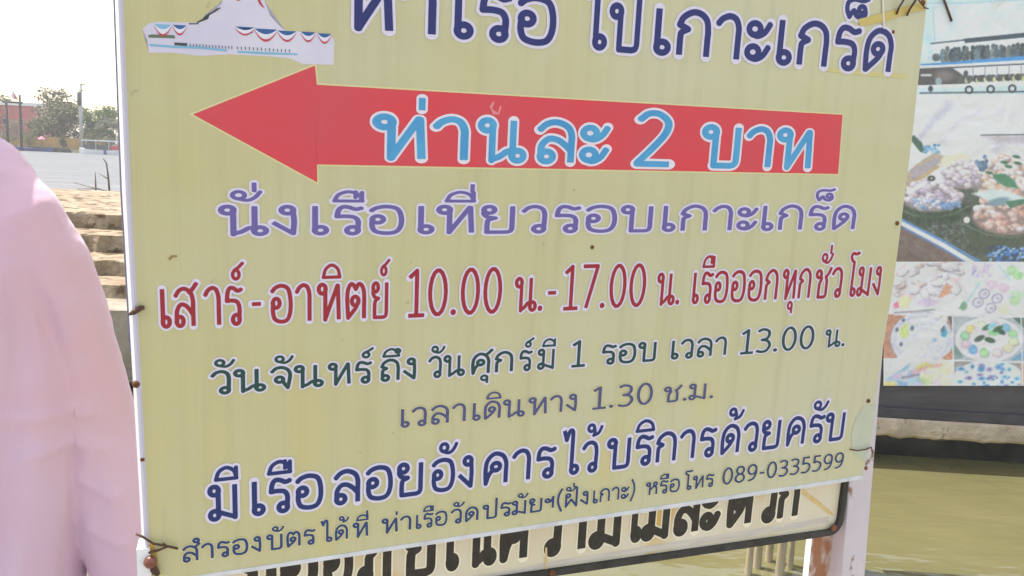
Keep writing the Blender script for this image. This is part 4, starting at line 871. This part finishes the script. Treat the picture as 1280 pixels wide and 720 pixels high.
# ------------------------------------------------------------------ far bank: trees, house, wall, boats, poles
def bank_z(): return WATER_Z+1.5
def leafmat(name, a, b_): return noisy(name, a, b_, .9, .8, detail=3, lo=.4, hi=.62)
bark = noisy('bark', (.09, .07, .05), (.16, .13, .10), 3, .9)
def tree(px, Y, top_py, width_px, m, label, dens=1.0, bare=0.0, sd=0, low=.25):
    rr = random.Random(sd); b0 = at_depth_y(px, 180, Y); topz = at_depth_y(px, top_py, Y).z; gz = WATER_Z+1.3; h = topz-gz; wd = width_px/F_PX*Y/2
    o = empty('tree', (b0.x, Y, gz), label, 'tree', 'trees on the far bank')
    bm = bmesh.new(); tube(bm, [(0, 0, -.3), (.1, 0, h*.3), (-.1, .1, h*.6)], [h*.032, h*.022, h*.012], 7)
    clumps = []
    nC = 16
    for k in range(nC):
        a = rr.uniform(0, 6.28); t = rr.uniform(low, 1); rad = wd*math.sqrt(max(0, 1-((t-.55)/.52)**2))*rr.uniform(.25, .9)
        c = Vector((rad*math.cos(a), rad*math.sin(a), h*(t*.9+.02))); clumps.append(c)
        tube(bm, [(0, 0, h*min(.55, t*.5)), (c.x*.5, c.y*.5, (h*min(.55, t*.5)+c.z)/2+.1), (c.x, c.y, c.z)], [h*.010, h*.006, h*.003], 5)
    obj('trunk', bm, bark, o)
    V, Fc = [], []
    for c in clumps:
        cr = wd*rr.uniform(.30, .5)
        for q in range(int(170*dens*(1-bare))):
            d = Vector((rr.gauss(0, 1), rr.gauss(0, 1), rr.gauss(0, .8))).normalized()*cr*rr.random()**.45; p = c+d
            if p.z > h: p.z = h-rr.random()*.3
            u = Vector((rr.gauss(0, 1), rr.gauss(0, 1), rr.gauss(0, 1))).normalized(); v = u.orthogonal().normalized(); s_ = rr.uniform(.16, .38)*h/11
            n = len(V); V += [p-u*s_, p+v*s_*.6, p+u*s_, p-v*s_*.6]; Fc.append((n, n+1, n+2, n+3))
    mesh('crown', V, Fc, m, o)
lf1 = leafmat('leaf_olive', (.13, .13, .055), (.21, .20, .09)); lf2 = leafmat('leaf_green', (.10, .15, .045), (.18, .24, .07)); lf3 = leafmat('leaf_grey', (.18, .17, .12), (.27, .25, .18)); lf4 = leafmat('leaf_dark', (.07, .09, .045), (.13, .15, .075))
tree(66, 238, 110, 52, lf3, 'thin grey tree with see-through crown left of the utility pole', dens=.45, bare=.15, sd=1, low=.5)
tree(77, 233, 127, 56, lf1, 'broad olive green tree in front of the thin grey tree', dens=1.6, sd=2)
tree(52, 231, 146, 34, lf1, 'small brownish olive tree beside the pink house', dens=1.1, sd=3, low=.15)
tree(127, 236, 130, 48, lf2, 'bright green bushy tree right of the utility pole', dens=1.5, sd=4)
tree(140, 230, 148, 40, lf3, 'low grey green tree nearest the sign edge', dens=1.0, sd=5, low=.1)
tree(22, 231, 150, 40, lf3, 'low greyish tree standing before the pink house', dens=.7, sd=6, low=.1)
tree(2, 250, 114, 36, lf4, 'dark green tree rising behind the pink house roof', dens=1.0, sd=7)
tree(106, 240, 146, 44, lf4, 'dark low tree directly behind the utility pole', dens=1.2, sd=8, low=.1)
tree(-40, 238, 112, 70, lf2, 'wide green tree left of the pink house, outside the gap', dens=.8, sd=9)
for k, (px, w_, tp_, lb) in enumerate(((36, 22, 163, 'low shrub hiding the yellow wall below the pink house'), (79, 12, 166, 'small dark shrub in front of the yellow wall under the broad tree'), (112, 26, 164, 'low shrub in front of the yellow wall beside the utility pole'))):
    tree(px, 226.5, tp_, w_, lf1 if k != 1 else lf4, lb, dens=.8, sd=30+k, low=.05)
# house
Yh = 244; hp = at_depth_y(0, 180, Yh); hw0 = at_depth_y(-40, 180, Yh).x; hw1 = at_depth_y(56, 180, Yh).x; hz1 = at_depth_y(40, 133, Yh).z; gz = WATER_Z+1.3
ho = empty('pink_house', ((hw0+hw1)/2, Yh, gz), 'pink house with flat white roof edge behind the far bank trees', 'house')
hwid = (hw1-hw0)/2; hh = hz1-gz
bm = bmesh.new(); box(bm, -hwid, hwid, 0, 12, -.5, hh); obj('wall', bm, noisy('pink_wall', S(186, 104, 104), S(204, 124, 120), .4, .8), ho)
bm = bmesh.new(); box(bm, -hwid-.5, hwid+.5, -.5, 12.5, hh+.002, hh+1.0, .1); obj('roof', bm, mat('white_roof_edge', (.78, .78, .76), .6), ho)
bm = bmesh.new(); box(bm, hwid-.5, hwid+.55, -.45, -.02, .5, hh-.05, .02); obj('downpipe', bm, mat('cream_column', (.62, .58, .46), .7), ho)
for i in range(5):
    for j in range(2):
        x = -hwid+2.2+i*(2*hwid-4.4)/4; z = 1.2+j*4.2; bm = bmesh.new(); box(bm, x-.8, x+.8, -.06, .05, z, z+1.7); w_ = obj('window', bm, mat('window_frame', (.6, .58, .55), .6), ho)
        bm = bmesh.new(); box(bm, x-.7, x+.7, -.08, -.062, z+.1, z+1.6); obj('pane', bm, mat('window_glass', (.05, .06, .07), .15), w_)
# yellow riverside wall
ya = at_depth_y(-30, 180, 229).x; yb = at_depth_y(131, 180, 229).x; zt_ = at_depth_y(90, 172.5, 229).z
bm = bmesh.new(); box(bm, ya, yb, 229, 229.4, gz-.6, zt_)
for k in range(14): x = ya+(yb-ya)*k/13; box(bm, x-.2, x+.2, 228.85, 228.998, gz-.6, zt_+.2)
o = obj('riverside_wall', bm, noisy('yellow_paint', S(200, 162, 88), S(182, 150, 100), .5, .8)); tag(o, 'low yellow painted wall along the far bank', 'wall')
bm = bmesh.new(); box(bm, at_depth_y(-40, 180, 224).x, at_depth_y(89, 180, 224).x, 221.5, 224, WATER_Z-.5, WATER_Z+.75, .05)
box(bm, at_depth_y(-40, 180, 224).x+.3, at_depth_y(89, 180, 224).x-.3, 221.6, 223.9, WATER_Z+.752, WATER_Z+1.0)
o = obj('pontoon', bm, noisy('dark_pontoon', (.05, .045, .04), (.10, .09, .08), .8, .8)); tag(o, 'long dark floating pontoon moored along the far bank', 'pontoon')
# utility pole
Yp = 228; pp = at_depth_y(102, 178, Yp); zt2 = at_depth_y(104, 104, Yp).z
up = empty('utility_pole', (pp.x, Yp, gz), 'grey concrete utility pole with dark transformer rising above the trees', 'utility pole')
H_ = zt2-gz; bm = bmesh.new(); tube(bm, [(0, 0, -.5), (0, 0, H_*.5), (.15, 0, H_)], [.5, .42, .3], 8); obj('shaft', bm, noisy('pole_concrete', (.38, .38, .38), (.48, .47, .46), 1, .8), up, True)
bm = bmesh.new(); box(bm, -.5, 2.0, -.28, -.2, H_*.88, H_*.88+.2); obj('crossarm', bm, dk, up)
bm = bmesh.new(); box(bm, -.6, 1.2, -.2, .25, H_-.4, H_-.15); obj('crossarm', bm, dk, up)
bm = bmesh.new(); tube(bm, [(-.1, -.55, H_*.66), (-.1, -.55, H_*.86)], .48, 10); obj('transformer', bm, dk, up, True)
bm = bmesh.new(); tube(bm, [(-.3, 0, H_*.7), (-1.4, 0, H_*.72), (-1.9, 0, H_*.76)], .16, 6); obj('bracket', bm, dk, up, True)
for dz, lb in ((0, 'upper thin power cable crossing the pale sky behind the utility pole'), (1.6, 'lower thin power cable crossing the pale sky behind the utility pole')):
    bm = bmesh.new(); tube(bm, [(-90+i*10, 0, .0025*((-90+i*10)*.3)**2) for i in range(24)], .035, 5); o = obj('power_cable', bm, mat('cable', (.25, .26, .28), .6), None, True)
    o.location = (pp.x+.3, Yp-.3, zt2-.6-dz); tag(o, lb, 'cable', 'power cables on the utility pole')
# dark mooring frame
dwood = noisy('dark_timber', (.035, .03, .028), (.07, .06, .055), 2, .85)
for px, tp_, lb in ((10, 127, 'left dark timber mooring pile carrying the crossbeam'), (27, 118.5, 'taller right dark timber mooring pile')):
    p = at_depth_y(px, 186, 216); zt3 = at_depth_y(px, tp_, 216).z; bm = bmesh.new(); tube(bm, [(0, 0, -2), (.05, 0, (zt3-WATER_Z)*.5), (0, 0, zt3-WATER_Z)], [.36, .32, .26], 8); o = obj('mooring_pile', bm, dwood, None, True); o.location = (p.x, 216, WATER_Z); tag(o, lb, 'pile', 'dark mooring piles in the river')
p0_, p1_ = at_depth_y(3, 127, 215.5), at_depth_y(28, 128.5, 215.5); bm = bmesh.new(); tube(bm, [(0, 0, 0), tuple(p1_-p0_)], .26, 6); o = obj('crossbeam', bm, dwood); o.location = p0_; tag(o, 'dark timber crossbeam across the two mooring piles', 'beam')
p = at_depth_y(18, 126, 215.7); fo = empty('flag', tuple(p), 'small red and white flag on the crossbeam', 'flag')
bm = bmesh.new(); tube(bm, [(0, 0, 0), (-.1, 0, 2.6)], .05, 5); obj('flag_staff', bm, dwood, fo)
bm = bmesh.new(); prism(bm, [(-.1, 2.5), (-.9, 1.2), (-.6, .6), (.1, .4)], -.02, .02); obj('cloth', bm, mat('flag_white', (.75, .7, .72), .8), fo)
bm = bmesh.new(); prism(bm, [(-.1, 2.0), (.1, .4), (1.0, .2), (.5, 1.2)], -.022, .022); obj('cloth', bm, mat('flag_red', (.6, .16, .16), .8), fo)
# boats
def boat(px0, px1, Y, hullm, roofm, label, cabin=True, hs=1.0):
    a, b_ = at_depth_y(px0, 190, Y).x, at_depth_y(px1, 190, Y).x; L = b_-a
    o = empty('moored_boat', ((a+b_)/2, Y, WATER_Z), label, 'boat', 'boats moored at the far bank')
    bm = bmesh.new(); rows = []
    for k in range(11):
        t = k/10; x = -L/2+L*t; w_ = 1.3*math.sin(math.pi*min(1, .12+t*.9))**.5; sh = .35*(2*t-1)**2
        rows.append([bm.verts.new((x, -w_, .75+sh)), bm.verts.new((x, -w_*.7, -.2)), bm.verts.new((x, w_*.7, -.2)), bm.verts.new((x, w_, .75+sh))])
    for k in range(10):
        for q in range(3): bm.faces.new((rows[k][q], rows[k+1][q], rows[k+1][q+1], rows[k][q+1]))
        bm.faces.new((rows[k][3], rows[k+1][3], rows[k+1][0], rows[k][0]))
    bm.faces.new(rows[0]); bm.faces.new(rows[-1][::-1]); obj('hull', bm, hullm, o)
    if cabin:
        bm = bmesh.new(); box(bm, -L*.38, L*.1, -.9, .9, .95, 1.75, .05); obj('cabin', bm, mat('cabin_dark', (.08, .08, .09), .5), o)
        bm = bmesh.new(); box(bm, -L*.44, L*.46, -1.2, 1.2, 2.45, 2.65, .05); obj('roof', bm, roofm, o)
        for sx in (-.42, -.1, .2, .44):
            for sy in (-1.1, 1.1): bm = bmesh.new(); tube(bm, [(L*sx, sy, .8), (L*sx, sy, 2.45)], .06, 6); obj('stanchion', bm, roofm, o)
    for ch_ in o.children: ch_.scale = (1, 1, 1)
    o.scale = (1, 1, hs)
    return o
wpaint = mat('white_boat_paint', (.75, .76, .78), .4); bpaint = mat('blue_boat_paint', (.07, .09, .22), .5)
bo1 = boat(101, 155, 219, wpaint, mat('pale_blue_roof', (.58, .66, .72), .5), 'white boat with pale roof moored on the far bank beside the sign', hs=1.3)
bm = bmesh.new(); box(bm, 2.6, 4.6, -1.0, .9, .98, 1.7, .06); obj('engine_cover', bm, mat('red_engine_cover', (.55, .06, .06), .5), bo1)
bm = bmesh.new(); box(bm, .9, 1.5, -1.26, -.9, 0, 1.1, .04); obj('fender', bm, bpaint, bo1)
boat(20, 66, 220.2, bpaint, bpaint, 'dark blue open boat moored at the pontoon', cabin=False)
p = at_depth_y(52, 172, 225.5); uo = empty('parasol', (p.x, 225.5, gz), 'small pink parasol over the pontoon', 'parasol')
bm = bmesh.new(); tube(bm, [(0, 0, -.4), (0, 0, p.z-gz)], .05, 6); obj('pole', bm, dk, uo)
bm = bmesh.new(); r_ = bmesh.ops.create_cone(bm, segments=10, radius1=1.0, radius2=.05, depth=.8, cap_ends=True)
for v in r_['verts']: v.co.z += p.z-gz
obj('canopy', bm, mat('pink_canopy', (.75, .22, .35), .7), uo)

# ------------------------------------------------------------------ person in pink at the left edge
PX, PY, PROT = -.862, 1.27, R(-8)
pe = empty('person', (PX, PY, 0), 'person in loose pink long sleeved top standing at the left with back turned', 'person'); pe.rotation_euler = (0, 0, PROT)
def to_mesh(o, name):
    bpy.context.view_layer.update(); dg = bpy.context.evaluated_depsgraph_get(); me = bpy.data.meshes.new_from_object(o.evaluated_get(dg)); me.name = name
    old = o.data; o.modifiers.clear(); o.data = me; bpy.data.meshes.remove(old); return o
skin = noisy('skin', (.42, .25, .17), (.47, .29, .20), 8, .5)
V, E_, Rd = [], [], []
def J(p, r, par=None):
    V.append(p); Rd.append(r)
    if par is not None: E_.append((par, len(V)-1))
    return len(V)-1
pel = J((0, 0, .92), .115); ab = J((0, 0, 1.08), .10, pel); ch = J((0, .0, 1.22), .10, ab); nk = J((-.01, .01, 1.40), .055, ch); n2 = J((-.035, .02, 1.48), .050, nk)
for s in (1, -1):
    h_ = J((s*.09, 0, .86), .095, pel); k = J((s*.10, .01, .48), .06, h_); an = J((s*.10, -.02, .09), .042, k); ft = J((s*.11, .06, .05), .042, an); J((s*.115, .15, .035), .03, ft)
    sh = J((s*.11, .012, 1.28), .05, ch); el = J((s*.166, .085, 1.04), .04, sh); wr = J((s*.254, .118, .74), .029, el); pa = J((s*.268, .125, .69), .032, wr)
    for f_, (dx, dy, ln_) in enumerate(((-.0, .035, .072), (.004, .012, .082), (.004, -.010, .076), (.0, -.03, .060))):
        a = J((s*(.268+dx), .13+dy, .655), .009, pa); b_ = J((s*.266, .14+dy, .655-ln_*.5), .0085, a); J((s*.258, .152+dy, .655-ln_), .007, b_)
    t1 = J((s*.252, .17, .70), .012, pa); t2 = J((s*.242, .195, .67), .010, t1); J((s*.238, .205, .645), .008, t2)
me = bpy.data.meshes.new('body'); me.from_pydata(V, E_, []); bo_ = link('body', me, pe, (skin,))
md = bo_.modifiers.new('skin', 'SKIN'); md.use_smooth_shade = True
for i, r in enumerate(Rd): me.skin_vertices[0].data[i].radius = (r, r)
me.skin_vertices[0].data[0].use_root = True
bo_.modifiers.new('sub', 'SUBSURF').levels = 2
to_mesh(bo_, 'body')
# head joined into the body mesh
bm = bmesh.new(); bm.from_mesh(bo_.data)
ball(bm, (-.045, .035, 1.565), .098, .80, .98, 1.18, 24, 18)
ball(bm, (-.045, .128, 1.555), .016, .8, 1.0, 1.5, 10, 8); ball(bm, (-.045, .112, 1.512), .02, 1.2, .5, .4, 10, 8); ball(bm, (-.045, .095, 1.475), .03, 1, .9, .7, 10, 8)
for s in (1, -1): ball(bm, (-.045+s*.08, .025, 1.555), .024, .4, .8, 1.3, 10, 8)
bm.to_mesh(bo_.data); bm.free()
for p_ in bo_.data.polygons: p_.use_smooth = True
eye_m = mat('eye', (.05, .03, .02), .2)
for s in (1, -1):
    bm = bmesh.new(); ball(bm, (-.045+s*.031, .118, 1.578), .011, 1.3, .6, .8, 10, 8); obj('eye', bm, eye_m, pe, True)
bm = bmesh.new(); ball(bm, (-.05, .018, 1.595), .107, .84, 1.0, 1.08, 24, 18)
for v in list(bm.verts):
    if v.co.y > .085 and v.co.z < 1.63: bm.verts.remove(v)
for k in range(60):
    a = R(150+k*4); x, y = .085*math.sin(a-R(270)+R(0)), -.05
tube(bm, [(-.05, -.055, 1.58), (-.05, -.07, 1.5), (-.05, -.07, 1.42)], [.07, .06, .03], 12)
obj('hair', bm, noisy('black_hair', (.012, .01, .009), (.03, .025, .02), 60, .45, stretch=(1, 1, .1)), pe, True)
# shirt: torso and two sleeves fused
def loft(bm, rings, seg=56):
    rs_ = []
    pw = lambda t: math.copysign(abs(t)**.72, t)
    for (c, rx, ry) in rings: rs_.append([bm.verts.new((c[0]+rx*pw(math.cos(2*math.pi*k/seg)), c[1]+ry*pw(math.sin(2*math.pi*k/seg)), c[2])) for k in range(seg)])
    for i in range(len(rs_)-1):
        for k in range(seg): bm.faces.new((rs_[i][k], rs_[i][(k+1) % seg], rs_[i+1][(k+1) % seg], rs_[i+1][k]))
    bm.faces.new(rs_[0][::-1]); bm.faces.new(rs_[-1])
bm = bmesh.new()
loft(bm, [((0, 0, .58), .18, .155), ((0, 0, .68), .182, .152), ((0, 0, .76), .188, .15), ((0, 0, .85), .196, .15), ((0, 0, .95), .203, .147), ((0, 0, 1.06), .203, .142), ((0, 0, 1.16), .192, .135), ((0, 0, 1.25), .168, .120), ((0, 0, 1.31), .150, .10), ((0, .005, 1.355), .143, .088), ((-.004, .01, 1.388), .118, .076), ((-.014, .01, 1.41), .088, .07), ((-.02, .01, 1.425), .068, .064)])
for s in (1, -1):
    tube(bm, [(s*.08, .0, 1.335), (s*.115, .012, 1.285), (s*.138, .035, 1.215), (s*.153, .06, 1.13), (s*.166, .085, 1.04), (s*.184, .095, .94), (s*.210, .105, .86), (s*.244, .115, .77), (s*.262, .12, .70), (s*.268, .125, .64)], [.062, .076, .080, .078, .075, .074, .076, .08, .078, .076], 28)
sh_o = obj('shirt', bm, mat('tmp', (1, 1, 1)), pe)
r1 = sh_o.modifiers.new('remesh', 'REMESH'); r1.mode = 'VOXEL'; r1.voxel_size = .005; r1.use_smooth_shade = True
s1 = sh_o.modifiers.new('smooth', 'SMOOTH'); s1.iterations = 2; s1.factor = .5
to_mesh(sh_o, 'shirt')
nv = len(sh_o.data.vertices); co = np.zeros(nv*3); no = np.zeros(nv*3)
sh_o.data.vertices.foreach_get('co', co); sh_o.data.vertices.foreach_get('normal', no); co = co.reshape(-1, 3); no = no.reshape(-1, 3)
FOLDS = [([(.150, 1.235), (.168, 1.14), (.166, 1.0), (.152, .85), (.12, .70)], .010, .018), ([(.172, 1.22), (.190, 1.12), (.186, .98), (.172, .84), (.145, .70)], -.016, .012),
 ([(.11, 1.30), (.135, 1.18), (.13, 1.02), (.11, .86)], .007, .018), ([(.16, 1.2), (.10, 1.06), (.05, .92), (.03, .78)], .008, .020), ([(.145, 1.16), (.07, 1.08), (-.03, 1.04)], .006, .016),
 ([(.06, 1.32), (.08, 1.16), (.05, .98), (.06, .8)], .007, .022), ([(0, 1.25), (.015, 1.05), (-.01, .85)], .006, .02), ([(-.08, 1.3), (-.1, 1.1), (-.07, .85)], .008, .022),
 ([(.205, 1.14), (.20, 1.02), (.225, .9)], .005, .014), ([(.18, 1.02), (.23, .985)], .006, .010), ([(.19, .96), (.25, .93)], .005, .009), ([(.2, .90), (.27, .85)], .006, .010), ([(.21, .82), (.28, .78)], .005, .009),
 ([(.128, 1.37), (.150, 1.29), (.152, 1.2)], -.0035, .005)]
rf = random.Random(11)
for k in range(34):
    x, z = rf.uniform(-.18, .25), rf.uniform(.72, 1.28); a_ = rf.uniform(-.5, .5)+1.57; l_ = rf.uniform(.05, .14)
    FOLDS.append(([(x, z), (x+math.cos(a_)*l_*.5+.006, z-math.sin(a_)*l_*.5), (x+math.cos(a_)*l_, z-math.sin(a_)*l_)], rf.uniform(-.003, .0035), rf.uniform(.008, .014)))
disp = np.zeros(nv); xz = co[:, [0, 2]]; back = np.clip((.35-no[:, 1])/.5, 0, 1)
for P, amp, wd in FOLDS:
    P = np.array(catmull(P, 5)); best = np.full(nv, 9.); tt = np.zeros(nv)
    for k, (a, b) in enumerate(zip(P[:-1], P[1:])):
        d = b-a; t = np.clip(((xz-a)@d)/(d@d+1e-12), 0, 1); dd = np.linalg.norm(xz-a-t[:, None]*d, axis=1)
        m_ = dd < best; best = np.where(m_, dd, best); tt = np.where(m_, (k+t)/(len(P)-1), tt)
    disp += amp*np.exp(-(best/wd)**2)*np.clip(np.minimum(tt, 1-tt)*6, 0, 1)*back
for i in range(nv):                # hanging folds
    x, y, z = co[i]
    f1 = mnoise.noise(Vector((x*12, y*8, z*2.6+x*2)))*.007*min(1, max(0, (1.36-z)*4))
    f2 = mnoise.noise(Vector((x*24+z*9, y*20, z*9)))*.0035
    f4 = mnoise.noise(Vector((x*60-z*30, y*50, z*22)))*.0012
    co[i] += no[i]*(f1+f2+f4+disp[i])
sh_o.data.vertices.foreach_set('co', co.ravel()); sh_o.data.update()
def shirt_mat():
    m = mat('pink_cotton', (.80, .56, .66), .85); n, l, b = nodes(m)
    tc = n.new('ShaderNodeTexCoord'); t = n.new('ShaderNodeTexNoise'); t.inputs['Scale'].default_value = 3; t.inputs['Detail'].default_value = 3; l.new(tc.outputs['Object'], t.inputs['Vector'])
    rp = n.new('ShaderNodeValToRGB'); rp.color_ramp.elements[0].position = .35; rp.color_ramp.elements[1].position = .65
    rp.color_ramp.elements[0].color = S(216, 180, 198); rp.color_ramp.elements[1].color = S(214, 188, 210); l.new(t.outputs['Fac'], rp.inputs[0]); l.new(rp.outputs[0], b.inputs['Base Color'])
    w_ = n.new('ShaderNodeTexNoise'); w_.inputs['Scale'].default_value = 420; w_.inputs['Detail'].default_value = 2; l.new(tc.outputs['Object'], w_.inputs['Vector'])
    bp = n.new('ShaderNodeBump'); bp.inputs['Strength'].default_value = .12; bp.inputs['Distance'].default_value = .002; l.new(w_.outputs['Fac'], bp.inputs['Height'])
    l.new(bp.outputs[0], b.inputs['Normal']); b.inputs['Sheen Weight'].default_value = .25; b.inputs['Specular IOR Level'].default_value = .15
    return m
sh_o.data.materials.clear(); sh_o.data.materials.append(shirt_mat())
for p_ in sh_o.data.polygons: p_.use_smooth = True
bm = bmesh.new()
for s in (1, -1): tube(bm, [(s*.075, 0, .90), (s*.078, .005, .7), (s*.105, .01, .48), (s*.105, -.01, .25), (s*.105, -.02, .08)], [.08, .085, .08, .078, .075], 20)
tube(bm, [(0, 0, .82), (0, 0, .93), (0, 0, 1.0)], [.12, .12, .11], 24)
obj('trousers', bm, noisy('dark_trousers', (.05, .055, .08), (.08, .085, .11), 8, .85), pe, True)
for s in (1, -1):
    bm = bmesh.new(); ball(bm, (s*.11, .055, .045), .06, .8, 2.0, .75, 16, 10)
    for v in bm.verts: v.co.z = max(v.co.z, .002)
    obj('shoe', bm, noisy('dark_shoe', (.03, .03, .03), (.06, .055, .05), 20, .6), pe, True)

# ------------------------------------------------------------------ river haze, one closed box round camera and scene
bm = bmesh.new(); box(bm, -1000, 1000, -300, 1600, WATER_Z-6, 24)
hz = bpy.data.materials.new('haze'); hz.use_nodes = True; hn = hz.node_tree.nodes; hn.clear()
ho_ = hn.new('ShaderNodeOutputMaterial'); pv = hn.new('ShaderNodeVolumePrincipled'); pv.inputs['Color'].default_value = (.9, .93, .96, 1); pv.inputs['Density'].default_value = .0006
hz.node_tree.links.new(pv.outputs[0], ho_.inputs['Volume'])
haze = obj('haze', bm, hz); haze['kind'] = 'stuff'
